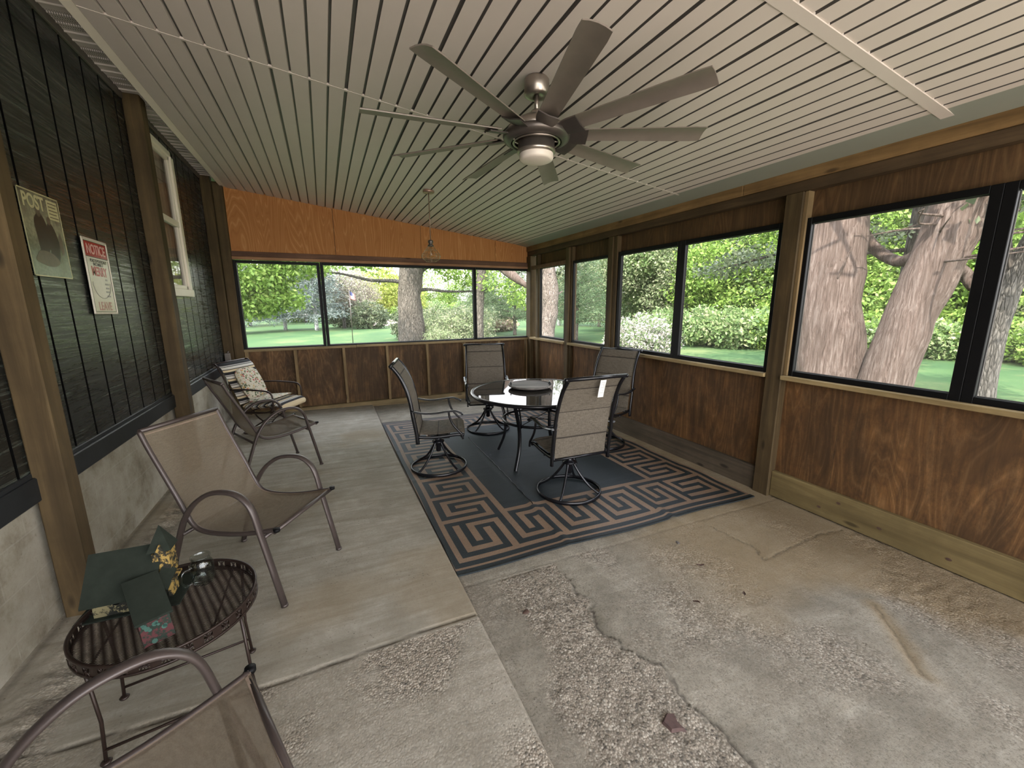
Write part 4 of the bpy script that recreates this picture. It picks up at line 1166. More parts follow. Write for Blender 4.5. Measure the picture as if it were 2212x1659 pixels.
for k in range(4):
    a = math.radians(217 + 90 * k)
    if lg0 is None:
        b = MB(); P = smoothpath([(.50, 0, HT - .03), (.455, 0, .62), (.395, 0, .45), (.380, 0, .32), (.40, 0, .18), (.465, 0, .03), (.475, 0, .006)], 5)
        b.tube(P, .021, 12, ref=(0, 1, 0), rb=.014)
        b.tube(smoothpath([(.44, .0, HT - .04), (.385, .0, .62), (.352, 0, .50), (.345, 0, .42)], 4), .008, 8)
        lg0 = b.build('leg', M['blackmetal'], tb); q = lg0
    else:
        q = lg0.copy(); col.objects.link(q); q.parent = tb
    q.rotation_euler = (0, 0, a)
b = MB(); b.lathe([(.352, .435), (.366, .432), (.372, .446), (.366, .460), (.352, .457)], 60, closed=True)
for a in (217, 307):
    c_, s_ = math.cos(math.radians(a)), math.sin(math.radians(a)); b.tube([(-.355 * c_, -.355 * s_, .446), (.355 * c_, .355 * s_, .446)], .005, 8)
b.tube([(-.07, -.07, .446), (.07, -.07, .446), (.07, .07, .446), (-.07, .07, .446)], .004, 6, closed=True)
b.build('stretcher_ring', M['blackmetal'], tb)
# serving board on the table
tr_ = empty('lazy_susan', (2.02, 3.955, TZ + HT + .0045)); tag(tr_, 'round weathered wood turntable tray with two black handles on the glass table', 'tray')
tr_.rotation_euler = (0, 0, math.radians(-25))
trw = wood('tray_wood', (.13, .115, .105), (.36, .33, .30), 'X', 1.2, .6, False)
MB().lathe([(0.0001, .0), (.10, .0), (.105, .014), (.220, .014), (.240, .020), (.244, .034), (.240, .040), (.232, .040), (.230, .034), (0.0001, .034)], 60, smooth=False).build('tray_board', trw, tr_)
for s_ in (-1, 1):
    b = MB(); x = s_ * .214
    b.lathe([(0, 0), (.012, 0), (.012, .004), (.005, .006), (.004, .030), (0, .030)], 12, (x, -.045, .034)); b.lathe([(0, 0), (.012, 0), (.012, .004), (.005, .006), (.004, .030), (0, .030)], 12, (x, .045, .034))
    b.tube(smoothpath([(x, -.058, .062), (x, -.03, .070), (x, 0, .066), (x, .03, .070), (x, .058, .062)], 4), .0065, 8); b.build('handle', M['blackmetal'], tr_)

# ================================================================ SMALL MESH SIDE TABLE
SX, SY, SZ = -.650, 1.858, .500
F0 = fz(SX) + .010
st = empty('mesh_side_table', (SX, SY, F0)); tag(st, 'small round brown metal side table with a mesh top and pierced rim', 'side table')
h = SZ - F0; rs = .286
b = MB(); b.lathe([(rs - .008, h - .004), (rs - .002, h + .002), (rs + .005, h), (rs + .005, h - .008), (rs - .004, h - .010)], 72, closed=True)
b.lathe([(rs - .004, h - .044), (rs + .004, h - .044), (rs + .004, h - .052), (rs - .006, h - .052)], 72, closed=True)
nm = 30
for k in range(nm):
    a0 = 2 * PI * k / nm; da = 2 * PI / nm
    # solid web between pierced motifs
    for (u0, u1) in ((0, .26), (.74, 1.0)):
        rows = [[(rs * math.cos(a0 + da * (u0 + (u1 - u0) * t)), rs * math.sin(a0 + da * (u0 + (u1 - u0) * t)), z) for t in (0, .5, 1)] for z in (h - .046, h - .006)]
        b.surf(rows)
    ctr = a0 + da * .5
    b.lathe([(0, -.0015), (.005, -.0015), (.005, .0015), (0, .0015)], 8, (rs * math.cos(ctr), rs * math.sin(ctr), h - .026))
    for (u, z) in ((.26, h - .008), (.74, h - .008), (.26, h - .044), (.74, h - .044), (.5, h - .008), (.5, h - .044)):
        aa = a0 + da * u; b.tube([(rs * math.cos(ctr), rs * math.sin(ctr), h - .026), (rs * math.cos(aa), rs * math.sin(aa), z)], .0022, 5)
b.build('pierced_rim', M['darkbrown'], st)
b = MB(); ri = rs - .008; ht_ = h - .030
th = math.radians(28); ct, s_t = math.cos(th), math.sin(th)
def bar(p, q, wd, z, hh=.0012):
    d = Vector((q[0] - p[0], q[1] - p[1], 0)); n_ = Vector((-d.y, d.x, 0)).normalized() * wd / 2
    vs = [Vector((p[0], p[1], z)) + n_, Vector((p[0], p[1], z)) - n_, Vector((q[0], q[1], z)) - n_, Vector((q[0], q[1], z)) + n_]
    b.add(vs + [v - Vector((0, 0, hh)) for v in vs], [(0, 1, 2, 3), (7, 6, 5, 4), (0, 4, 5, 1), (2, 6, 7, 3), (1, 5, 6, 2), (3, 7, 4, 0)])
for fam, pitch in ((0, .0082), (1, .0082)):
    an = math.radians(22) + (math.radians(9) if fam else math.radians(-9)); dx, dy = math.cos(an), math.sin(an); nx, ny = -dy, dx
    k = -int(ri / pitch)
    while k * pitch < ri:
        o_ = k * pitch
        if abs(o_) < ri - .002:
            L_ = math.sqrt(ri * ri - o_ * o_); bar((nx * o_ - dx * L_, ny * o_ - dy * L_), (nx * o_ + dx * L_, ny * o_ + dy * L_), .0026, ht_ + .0004 * fam)
        k += 1
b.build('mesh_top', M['darkbrown'], st)
b = MB(); b.tube([(ri * math.cos(2 * PI * i / 60), ri * math.sin(2 * PI * i / 60), ht_ - .004) for i in range(60)], .005, 8, closed=True)
for o_ in (-.17, .17): L_ = math.sqrt(ri * ri - o_ * o_); b.tube([(o_, -L_, ht_ - .005), (o_, L_, ht_ - .005)], .004, 6)
b.build('support_bars', M['darkbrown'], st)
feet = ((.265, -.125), (.205, .165), (-.235, .090), (-.195, -.185))
for (fx_, fy_) in feet:
    l_ = math.hypot(fx_, fy_); tx_, ty_ = fx_ / l_ * (rs - .016), fy_ / l_ * (rs - .016)
    fzl = fz(SX + fx_) + .008 - F0 + (.014 if fx_ < -.2 else 0)
    b = MB(); b.tube([(tx_, ty_, h - .03), (fx_ * .96, fy_ * .96, (h - .03) * .4), (fx_, fy_, fzl + .008)], .0062, 8); lg = b.build('leg', M['darkbrown'], st)
    b = MB(); b.lathe([(0, 0), (.015, 0), (.017, .005), (.012, .010), (0, .012)], 14, (fx_, fy_, fzl)); b.build('foot_disc', M['darkbrown'], lg)
b = MB(); z_ = .055
b.tube([(feet[0][0] * .98, feet[0][1] * .98, z_), (feet[3][0], feet[3][1], z_)], .0055, 8); b.tube([(feet[1][0], feet[1][1], z_ + .01), (feet[2][0], feet[2][1], z_ + .01)], .0055, 8)
b.build('stretcher', M['darkbrown'], st)
TOPZ = F0 + ht_ + .0005

# birdhouse on the side table
def crackle(name, a, c_, s_=9):
    t = NT(name); n = t.noise(t.coord(), s_, 5, .7)
    return t.done(t.pr(t.ramp(n, [(.47, a), (.52, c_)], 'LINEAR'), .7, 0, .3, t.bump(n, .4, .004)))
roofm = simple('mossy_green_roof', (.020, .025, .019), .85, 0, 25, .4, .4, .15)
wallm = crackle('peeling_wall', (.018, .018, .014), (.22, .19, .10), 26); yelm = crackle('yellow_peeling_wall', (.02, .02, .015), (.36, .24, .07), 40)
flow = crackle('flower_paint', (.025, .04, .03), (.11, .035, .038), 60)
bh = empty('birdhouse', (-.80, 1.93, TOPZ)); tag(bh, 'green roofed peeling birdhouse cottage with a small steeple on the mesh table', 'birdhouse')
bh.rotation_euler = (0, 0, math.radians(-3))
b = MB(); b.prism([(-.16, -.04), (.17, -.04), (.17, .18), (-.16, .18)], 0, .006); b.build('base_board', roofm, bh)
b = MB(); b.prism([(-.085, .004), (.085, .004), (.085, .095), (.0, .215), (-.085, .095)], -.105, .10, 'yz', M=Matrix.Translation((0, .065, 0))); b.build('cottage_walls', wallm, bh)
b = MB()
for s_ in (-1, 1):
    vs = []
    for x in (-.125, .108):
        for (yy, zz) in ((0.0, .232), (s_ * .118, .078)):
            vs += [(x, .065 + yy, zz), (x, .065 + yy, zz - .008)]
    b.add(vs, [(0, 2, 6, 4), (1, 5, 7, 3), (0, 4, 5, 1), (2, 3, 7, 6), (0, 1, 3, 2), (4, 6, 7, 5)])
b.build('main_roof', roofm, bh)
PM = Matrix.Translation((.030, -.080, 0)) @ Matrix.Rotation(math.radians(29), 4, 'Z')
b = MB(); b.add([PM @ Vector(p) for x in (.006, .094) for p in ((x, .06, .004), (x, -.215, .004), (x, -.140, .062), (x, .06, .12))], [(0, 1, 2, 3), (7, 6, 5, 4), (0, 4, 5, 1), (1, 5, 6, 2), (2, 6, 7, 3), (3, 7, 4, 0)]); b.build('porch_walls', flow, bh)
b = MB(); vs = [PM @ Vector(p) for p in ((-.004, -.155, .066), (.104, -.155, .066), (.104, .03, .150), (-.004, .03, .150))]; b.add(vs + [(p[0], p[1], p[2] - .009) for p in vs], [(0, 1, 2, 3), (7, 6, 5, 4), (0, 4, 5, 1), (1, 5, 6, 2), (2, 6, 7, 3), (3, 7, 4, 0)]); b.build('porch_roof', roofm, bh)
b = MB(); b.prism([(.098, 0), (.16, 0), (.16, .11), (.098, .11)], .0, .0, M=None)
b = MB(); b.box(.085, .140, .02, .09, .10, .205); b.build('tower', yelm, bh)
b = MB(); b.prism([(.0, .0), (.055, .0), (.0275, .055)], .015, .025, 'xz', M=Matrix.Translation((.088, 0, .19))); b.build('tower_gable', yelm, bh)
b = MB(); c0 = (.112, .055); hs = .040; b.add([(c0[0] - hs, c0[1] - hs, .215), (c0[0] + hs, c0[1] - hs, .215), (c0[0] + hs, c0[1] + hs, .215), (c0[0] - hs, c0[1] + hs, .215), (c0[0], c0[1], .315)], [(0, 1, 4), (1, 2, 4), (2, 3, 4), (3, 0, 4), (3, 2, 1, 0)]); b.build('steeple_roof', roofm, bh)
b = MB(); b.box(.130, .165, -.03, .05, .10, .108); b.box(.135, .150, -.02, .04, .035, .102); b.build('side_dormer', yelm, bh)
b = MB(); vs = [(.112, -.07, .120), (.155, -.07, .100), (.155, .03, .125), (.112, .03, .150)]; b.add(vs + [(p[0], p[1], p[2] - .007) for p in vs], [(0, 1, 2, 3), (7, 6, 5, 4), (0, 4, 5, 1), (1, 5, 6, 2), (2, 6, 7, 3), (3, 7, 4, 0)]); b.build('dormer_roof', roofm, bh)
b = MB(); b.lathe([(0, 0), (.014, 0), (.014, .003), (0, .003)], 16); e_ = b.build('entry_hole', M['black'], bh); e_.location = (-.03, -.0215, .06); e_.rotation_euler = (PI / 2, 0, 0)
rdm = random.Random(3); b = MB()
for k in range(12):
    x, q_, r = .015 + rdm.random() * .07, rdm.random(), .004 + rdm.random() * .005
    b.add([PM @ Vector((x + r * math.cos(a), -.210 + (q_ + r * 12 * math.sin(a)) * .068 - .002, .008 + (q_ + r * 12 * math.sin(a)) * .053 + .0012)) for a in [2 * PI * i / 8 for i in range(8)]], [tuple(range(8))])
b.build('painted_flowers', simple('flower_green', (.05, .13, .105), .6, 0, 40, .4), bh)

# glass mug
mug = empty('glass_jar_mug', (-.575, 2.005, TOPZ)); tag(mug, 'empty clear glass jar mug with handle standing on the mesh table', 'glass mug')
gm = glass_mat('jar_glass', (.93, .96, .95), .93, .015, 1.55)
MB().lathe([(.0001, .004), (.034, .003), (.040, .010), (.043, .03), (.043, .088), (.039, .100), (.034, .108), (.0345, .122), (.037, .124), (.037, .128), (.034, .130), (.0315, .128), (.031, .110), (.036, .099), (.0395, .086), (.0395, .02), (.034, .012), (.0001, .012)], 40).build('jar_body', gm, mug)
b = MB(); b.tube(smoothpath([(-.030, -.028, .092), (-.050, -.046, .092), (-.060, -.056, .072), (-.060, -.056, .045), (-.050, -.046, .026), (-.031, -.029, .022)], 5), .0058, 10); b.build('handle', gm, mug)

# ================================================================ CUSHIONED SPRING CHAIR
def stripe_mat(axis='X', name='striped_cushion', per=.105):
    t = NT(name); v = t.coord(); sep = t.n('ShaderNodeSeparateXYZ'); t.l(v, sep.inputs[0])
    f = t.math('FRACT', t.math('MULTIPLY', sep.outputs[axis], 1 / per))
    c = t.ramp(f, [(0, (.018, .017, .018)), (.30, (.52, .42, .27)), (.52, (.018, .017, .018)), (.60, (.50, .47, .42)), (.84, (.02, .02, .02)), (.90, (.40, .38, .35))], 'CONSTANT')
    return t.done(t.pr(c, .85, 0, .2, t.bump(t.noise(v, 200, 3), .2, .002)))
def floral_mat():
    t = NT('floral_cushion'); v = t.coord()
    n = t.noise(v, 9, 5, .6, .8); v1 = t.vor(v, 9); v2 = t.vor(v, 36)
    sp = t.n('ShaderNodeSeparateColor'); t.l(v2.outputs['Color'], sp.inputs[0])
    leafc = t.ramp(sp.outputs[0], [(0, (.10, .12, .06)), (.3, (.20, .19, .10)), (.5, (.34, .055, .055)), (.66, (.45, .28, .08)), (.8, (.06, .09, .05))], 'CONSTANT')
    mk = t.math('MULTIPLY', t.ramp(v2.outputs['Distance'], [(.35, 1), (.55, 0)]), t.ramp(n, [(.40, 0), (.48, 1)]))
    c = t.mix(mk, (.50, .46, .36), leafc)
    c = t.mix(t.ramp(v1.outputs['Distance'], [(.10, .75), (.22, 0)]), c, (.30, .05, .05))
    return t.done(t.pr(c, .85, 0, .2))
spc = empty('cushioned_spring_chair'); tag(spc, 'brown framed spring chair with a striped cushion and floral pads in the far corner', 'chair')
def cushion(name, mat, path, half, th, parent, secs=6, rows_n=8, dome=False):
    P = smoothpath([(x, z, 0) for x, z in path], rows_n); L = len(P); A = []; Bk = []
    for i, p in enumerate(P):
        t = i / (L - 1); q0 = P[max(i - 1, 0)]; q1 = P[min(i + 1, L - 1)]; tx, tz = q1.x - q0.x, q1.y - q0.y; l_ = math.hypot(tx, tz) or 1; nx, nz = -tz / l_, tx / l_
        pf = (.62 + .38 * abs(math.sin(PI * t * secs)) ** .5) * min(1, 9 * t + .08) ** .5 * min(1, 9 * (1 - t) + .08) ** .5
        ra = []; rb_ = []
        hw_ = half * ((1 - max(0, (t - .55) / .45) ** 2.2) ** .5 * .94 + .06 if dome else 1) * ((.80 + .20 * min(1, t * 4)) if dome else 1)
        for u in np.linspace(-1, 1, 15):
            e = th * pf * (1 - abs(u) ** 6) ** .5
            ra.append((p.x + nx * e, u * hw_, p.y + nz * e)); rb_.append((p.x - nx * e * .6, u * hw_, p.y - nz * e * .6))
        A.append(ra); Bk.append(rb_)
    b = MB(); b.surf(A); b.surf(Bk); return b.build(name, mat, parent)
seatp = [(.34, .335), (.33, .40), (.22, .42), (.05, .40), (-.12, .385), (-.20, .40)]
backp = [(-.20, .40), (-.25, .52), (-.31, .66), (-.38, .80), (-.44, .92), (-.50, .945)]
cushion('striped_seat_cushion', stripe_mat('X', 'striped_cushion_seat'), seatp, .285, .045, spc)
cushion('striped_back_cushion', stripe_mat('Z', 'striped_cushion_back', .115), [(-.205, .42), (-.245, .53), (-.305, .68), (-.365, .81), (-.41, .90), (-.47, .93), (-.53, .90)], .285, .040, spc)
fm = floral_mat()
o = cushion('floral_back_pad', fm, [(-.155, .47), (-.19, .57), (-.245, .70), (-.30, .80), (-.335, .865)], .205, .060, spc, 1, 8, True)
o.name = 'floral_back_pad'
fs_ = cushion('floral_seat_pad', fm, [(.20, .478), (.05, .462), (-.12, .450), (-.16, .455)], .215, .040, spc, 1)
for s_ in (-1, 1):
    y = s_ * .305
    b = MB(); P = smoothpath([(-.30, 0, .62), (-.10, 0, .625), (.10, 0, .615), (.215, 0, .60), (.262, 0, .555), (.27, 0, .47), (.262, 0, .39), (.20, 0, .335), (.05, 0, .315), (-.18, 0, .315)], 6)
    b.tube([(p.x, y, p.z) for p in P], .011, 10); b.build('arm_tube', M['darkbrown'], spc)
    b = MB(); P = smoothpath([(.30, 0, .33), (.0, 0, .32), (-.20, 0, .34), (-.26, 0, .46), (-.36, 0, .72), (-.46, 0, .93), (-.52, 0, .95)], 6)
    b.tube([(p.x, s_ * .290, p.z) for p in P], .010, 10); b.build('frame_tube', M['darkbrown'], spc)
b = MB(); b.tube([(-.52, -.29, .95), (-.52, .29, .95)], .010, 8); b.tube([(.30, -.29, .33), (.30, .29, .33)], .010, 8); b.tube([(-.12, -.30, .316), (-.12, .30, .316)], .010, 8); b.build('cross_tube', M['darkbrown'], spc)
base = [(.22, -.25, .012), (.245, -.20, .012), (.245, .20, .012), (.22, .25, .012), (-.22, .25, .012), (-.26, .22, .012), (-.26, -.22, .012), (-.22, -.25, .012)]
MB().tube(base, .0115, 10, closed=True).build('floor_loop', M['darkbrown'], spc)
b = MB()
for s_ in (-1, 1):
    b.tube(smoothpath([(-.20, s_ * .25, .014), (-.10, s_ * .20, .10), (.08, s_ * .16, .22), (.15, s_ * .15, .305)], 5), .010, 8)
    b.tube(smoothpath([(.18, s_ * .25, .014), (.08, s_ * .18, .11), (-.08, s_ * .16, .22), (-.14, s_ * .15, .305)], 5), .010, 8)
b.build('spring_support', M['darkbrown'], spc)
b = MB()
for k in range(9): a = k * .8; b.tube([(-.03 + .0 * k, -.04 + .01 * k, .12 + .02 * k), (.03, .0 + .01 * k, .13 + .02 * k)], .005, 6)
b.build('coil_spring', M['darkbrown'], spc)
spc.location = (-.735, 6.02, fz(-.73) + .007); spc.rotation_euler = (0, 0, math.radians(-30)); spc.scale = (.95,) * 3
# ================================================================ OUTDOORS
GZ = -.42
def lawn_mat():
    t = NT('lawn')
    v = t.coord()
    n1 = t.noise(v, .25, 5, .6); n2 = t.noise(v, 14, 6, .75); n3 = t.noise(t.coord('Object', (1, 1, 1)), 1.1, 5, .65)
    c = t.ramp(n1, [(.35, (.034, .070, .030)), (.55, (.056, .098, .038)), (.7, (.12, .14, .06))])
    c = t.mix(t.ramp(n2, [(.35, .5), (.6, 0)]), c, (.028, .070, .022))
    c = t.mix(t.ramp(n3, [(.55, 0), (.72, .35)]), c, (.17, .175, .07))
    return t.done(t.pr(c, .9, 0, .1, t.bump(n2, .6, .05)))
def gz_(X, Y):
    d = np.hypot(X, Y)
    return GZ + (fbm(X, Y, .08, 101, 3) - .5) * .25 * sst(8, 25, d)
lawn = grid_obj('lawn', np.concatenate([np.arange(-60, 0, 4.0), np.arange(0, 40, 1.0), np.arange(40, 121, 5.0)]), np.concatenate([np.arange(-40, 0, 4.0), np.arange(0, 60, 1.0), np.arange(60, 141, 5.0)]), gz_, lawn_mat())
tag(lawn, 'green mown lawn stretching from the porch to the woods', 'lawn', kind='structure')
gp = MB(); gp.box(6.0, 11, 62, 90, GZ - .02, GZ + .06)
# foundation skirt so the porch sits on the ground
MB().box(-1.5, 3.66, -2.1, 7.1, GZ - .1, -.14).build('foundation', M['block'], floor)

def leaf_mat(name, stops, trans=.35, rough=.5):
    t = NT(name)
    g = t.n('ShaderNodeNewGeometry')
    c = t.ramp(g.outputs['Random Per Island'], stops)
    d = t.n('ShaderNodeBsdfPrincipled'); t.l(c, d.inputs['Base Color']); d.inputs['Roughness'].default_value = rough; d.inputs['Specular IOR Level'].default_value = .25
    tl = t.n('ShaderNodeBsdfTranslucent'); t.l(c, tl.inputs[0])
    m = t.n('ShaderNodeMixShader'); m.inputs[0].default_value = trans; t.l(d.outputs[0], m.inputs[1]); t.l(tl.outputs[0], m.inputs[2])
    return t.done(m.outputs[0])
L = {}
L['maple'] = leaf_mat('maple_leaf', [(0, (.095, .165, .030)), (.4, (.165, .270, .050)), (.8, (.26, .38, .08)), (1, (.36, .44, .13))], .45)
L['yellow'] = leaf_mat('yellow_green_leaf', [(0, (.17, .22, .04)), (.5, (.29, .34, .07)), (1, (.40, .40, .11))], .45)
L['wood'] = leaf_mat('woodland_leaf', [(0, (.065, .11, .038)), (.4, (.135, .21, .072)), (.75, (.23, .31, .115)), (1, (.40, .41, .24))], .4)
L['pale'] = leaf_mat('pale_spring_leaf', [(0, (.11, .15, .07)), (.5, (.22, .27, .13)), (1, (.34, .33, .22))], .4)
L['pine'] = leaf_mat('pine_needle', [(0, (.045, .065, .035)), (.5, (.095, .120, .060)), (1, (.17, .19, .11))], .25)
L['young'] = leaf_mat('young_pine_needle', [(0, (.055, .10, .050)), (.5, (.13, .20, .095)), (1, (.24, .30, .16))], .35)
L['blue'] = leaf_mat('blue_spruce_needle', [(0, (.06, .085, .075)), (.5, (.13, .165, .15)), (1, (.22, .25, .22))], .25)
L['bare'] = leaf_mat('dry_twig', [(0, (.15, .12, .10)), (.5, (.27, .23, .19)), (1, (.30, .31, .19))], .3)
L['white'] = leaf_mat('white_blossom', [(0, (.08, .13, .05)), (.35, (.18, .24, .10)), (.5, (.36, .33, .29)), (1, (.52, .48, .44))], .35)
L['dry'] = leaf_mat('dry_grass', [(0, (.24, .18, .11)), (.5, (.38, .28, .20)), (1, (.22, .25, .09))], .3)

def bark_mat(name, a, c_, s_=1.0):
    t = NT(name)
    v = t.coord('Object', (7 * s_, 7 * s_, 1.1 * s_)); n = t.noise(v, 1.6, 9, .7, 1.0)
    vo = t.vor(t.coord('Object', (9 * s_, 9 * s_, 1.8 * s_)), 1.4, 'DISTANCE_TO_EDGE')
    c = t.ramp(n, [(.35, tuple(x * .45 for x in a)), (.5, a), (.68, c_)])
    c = t.mix(t.ramp(vo.outputs['Distance'], [(0, .7), (.12, 0)]), c, tuple(x * .35 for x in a))
    h = t.math('ADD', n, t.ramp(vo.outputs['Distance'], [(0, 0), (.2, .6)]))
    return t.done(t.pr(c, .9, 0, .15, t.bump(h, .9, .05)))
B_ = {}
def cedar_mat():
    t = NT('cedar_bark')
    a = t.noise(t.coord('Object', (26, 26, 2.0)), 1.0, 9, .75, .8); b2 = t.noise(t.coord('Object', (5, 5, 1.2)), 1.0, 6, .65, .6); f = t.noise(t.coord(), 60, 4, .7)
    c = t.ramp(a, [(.36, (.075, .052, .042)), (.5, (.165, .120, .098)), (.64, (.27, .215, .185))])
    c = t.mix(t.ramp(b2, [(.35, .55), (.6, 0)]), c, (.085, .062, .050))
    h = t.math('ADD', t.math('ADD', a, t.math('MULTIPLY', b2, .8)), t.math('MULTIPLY', f, .25))
    return t.done(t.pr(c, .95, 0, .1, t.bump(h, 1.0, .06)))
B_['cedar'] = cedar_mat()
B_['oak'] = bark_mat('oak_bark', (.12, .102, .084), (.22, .195, .165), 1.6)
B_['grey'] = bark_mat('grey_bark', (.11, .10, .085), (.19, .175, .155), 2.2)
B_['pinebark'] = bark_mat('pine_bark', (.22, .175, .15), (.38, .32, .28), 1.6)
B_['dark'] = bark_mat('dark_bark', (.05, .042, .035), (.10, .085, .07))
B_['birch'] = bark_mat('birch_bark', (.36, .36, .35), (.60, .60, .58))

def leaf_obj(name, centers, size, mat, parent, seed=0, aspect=.55, up=0.0, jitter=1.0, dirs=None):
    r = np.random.default_rng(seed); N = len(centers)
    if dirs is None:
        d = r.normal(size=(N, 3)); d[:, 2] *= (1 - up)
    else: d = dirs + r.normal(size=(N, 3)) * .25
    d /= np.linalg.norm(d, axis=1, keepdims=True) + 1e-9
    q = r.normal(size=(N, 3)); w = np.cross(d, q); w /= np.linalg.norm(w, axis=1, keepdims=True) + 1e-9
    s = (size * (1 - .45 * jitter + .9 * jitter * r.random(N)))[:, None]
    c = np.asarray(centers)
    v = np.stack([c - d * s * .5, c + w * s * .5 * aspect - d * s * .05, c + d * s * .5, c - w * s * .5 * aspect - d * s * .05], 1).reshape(-1, 3).astype(np.float32)
    me = bpy.data.meshes.new(name)
    me.vertices.add(4 * N); me.vertices.foreach_set('co', v.ravel())
    me.loops.add(4 * N); me.loops.foreach_set('vertex_index', np.arange(4 * N, dtype=np.int32))
    me.polygons.add(N); me.polygons.foreach_set('loop_start', np.arange(0, 4 * N, 4, dtype=np.int32))
    me.update(calc_edges=True); me.materials.append(mat)
    o = bpy.data.objects.new(name, me); col.objects.link(o)
    if parent is not None: o.parent = parent
    return o

def crown_points(r, ells, n_cl, per, spread):
    # clusters through a set of ellipsoids (cx,cy,cz,rx,ry,rz), weighted to the shell
    out = []
    vol = np.array([e[3] * e[4] * e[5] for e in ells]); vol = vol ** .55; vol = vol / vol.sum()
    for e, f in zip(ells, vol):
        k = max(4, int(n_cl * f)); d = r.normal(size=(k, 3)); d /= np.linalg.norm(d, axis=1, keepdims=True)
        rad = r.random(k) ** (1 / 4.5)
        c = d * rad[:, None] * np.array(e[3:6]) + np.array(e[0:3])
        p = c[:, None, :] + r.normal(size=(k, per, 3)) * np.array([spread, spread, spread * .55])
        out.append(p.reshape(-1, 3))
    return np.concatenate(out)

def trunk_mesh(pts, radii, seed=0, n=18, flare=0.25):
    b = MB(); P = smoothpath(pts, 5); L_ = len(P); rr = np.interp(np.linspace(0, 1, L_), np.linspace(0, 1, len(radii)), radii)
    b.tube(P, [float(x) for x in rr], n)
    # lumpy outline
    for i, v in enumerate(b.v):
        k = noise.noise(Vector(v) * 2.3 + Vector((seed, 0, 0))) * .12
        j = min(i // n, L_ - 1); c = P[j]; b.v[i] = tuple(c + (Vector(v) - c) * (1 + k))
    return b

def limbs(b, r, base, n, zlo, zhi, length, rad, rise=.3):
    for k in range(n):
        a = 2 * PI * (k + r.random() * .8) / n; z = zlo + (zhi - zlo) * r.random(); l = length * (.6 + .6 * r.random())
        p = Vector((base[0], base[1], z)); pts = [p]
        for i in range(4):
            p = p + Vector((math.cos(a) * l / 4, math.sin(a) * l / 4, l / 4 * rise * (.4 + r.random()))); a += (r.random() - .5) * .7; pts.append(p)
        P = smoothpath(pts, 3); b.tube(P, [float(rad * (1 - .8 * i / (len(P) - 1))) for i in range(len(P))], 7)

# ---- woodland prototypes (local space, foot at origin)
def proto_broadleaf(name, mat, bark, H, R, seed, nleaf=9000, size=.24, low=.5, trunk=.14):
    r = np.random.default_rng(seed); root = empty(name)
    b = trunk_mesh([(0, 0, -.1), (.1, .05, H * .3), (-.05, .1, H * .6), (0, 0, H * .9)], [trunk * 1.3, trunk, trunk * .7, trunk * .2], seed, 10)
    limbs(b, r, (0, 0), 9, H * .2, H * .7, R * .9, trunk * .35); b.build('trunk', bark, root)
    ells = [(0, 0, H * .62, R, R, H * .36)] + [(math.cos(a) * R * .5, math.sin(a) * R * .5, low + R * .5 + r.random() * H * .3, R * .62, R * .62, R * .5) for a in np.linspace(0, 6.28, 6)[:-1]]
    P = crown_points(r, ells, nleaf // 22, 22, R * .13); leaf_obj('foliage', P, size, mat, root, seed)
    return root
def proto_pine(name, mat, bark, H, R, seed, n=9000, size=.20, low=1.0, trunk=.16, droop=.15):
    r = np.random.default_rng(seed); root = empty(name)
    b = trunk_mesh([(0, 0, -.1), (.03, 0, H * .5), (0, 0, H)], [trunk, trunk * .7, .03], seed, 10)
    P = []; D = []; z = low; tiers = 0
    while z < H * .97:
        rr_ = R * (1 - (z - low) / (H - low)) ** .8 + .25; nb = 7
        for k in range(nb):
            a = 2 * PI * (k + r.random() * .7) / nb + tiers; l = rr_ * (.75 + .35 * r.random())
            d = np.array([math.cos(a), math.sin(a), -droop + .25 * r.random()])
            b.tube([(0, 0, z), (d[0] * l * .5, d[1] * l * .5, z + d[2] * l * .5), (d[0] * l, d[1] * l, z + d[2] * l + .1)], [.03, .018, .006], 5, caps=False)
            m = int(n / (H / .42 * nb) * (.4 + rr_ / R)); t = r.random(m) ** .6
            c = d[None, :] * (l * t)[:, None] + np.array([0, 0, z])
            off = r.normal(size=(m, 3)) * np.array([.14, .14, .09]) * (1 + t[:, None]); P.append(c + off); D.append(np.tile(d, (m, 1)) * .6 + off * 4 + r.normal(size=(m, 3)) * .3)
        z += .42 * (.8 + .4 * r.random()); tiers += 1
    b.build('trunk', bark, root)
    leaf_obj('needles', np.concatenate(P), size, mat, root, seed, .22, dirs=np.concatenate(D))
    return root
def proto_bush(name, mat, R, H, seed, n=5000, size=.12, stem='dark'):
    r = np.random.default_rng(seed); root = empty(name); b = MB()
    for k in range(9):
        a = k * .7; b.tube([(0, 0, -.05), (math.cos(a) * R * .35, math.sin(a) * R * .35, H * .45), (math.cos(a) * R * .6, math.sin(a) * R * .6, H * .8)], [.03, .02, .006], 6)
    b.build('stems', B_[stem], root)
    P = crown_points(r, [(0, 0, H * .48, R, R, H * .5), (R * .4, 0, H * .4, R * .6, R * .6, H * .38), (-R * .4, R * .2, H * .4, R * .6, R * .6, H * .38)], n // 18, 18, R * .09)
    P[:, 2] = np.maximum(P[:, 2], .02); leaf_obj('foliage', P, size, mat, root, seed)
    return root
rp = random.Random(11)
def at(o, x, y, rz=None, s_=1.0, label=None, cat='tree', group=None, sz=None):
    o.location = (x, y, GZ - .02); o.rotation_euler = (0, 0, rp.random() * 6.28 if rz is None else rz); o.scale = (s_, s_, sz or s_)
    return tag(o, label, cat, group)
def az(deg, d):                                  # compass placing round the porch
    a = math.radians(deg); return (math.sin(a) * d, math.cos(a) * d)

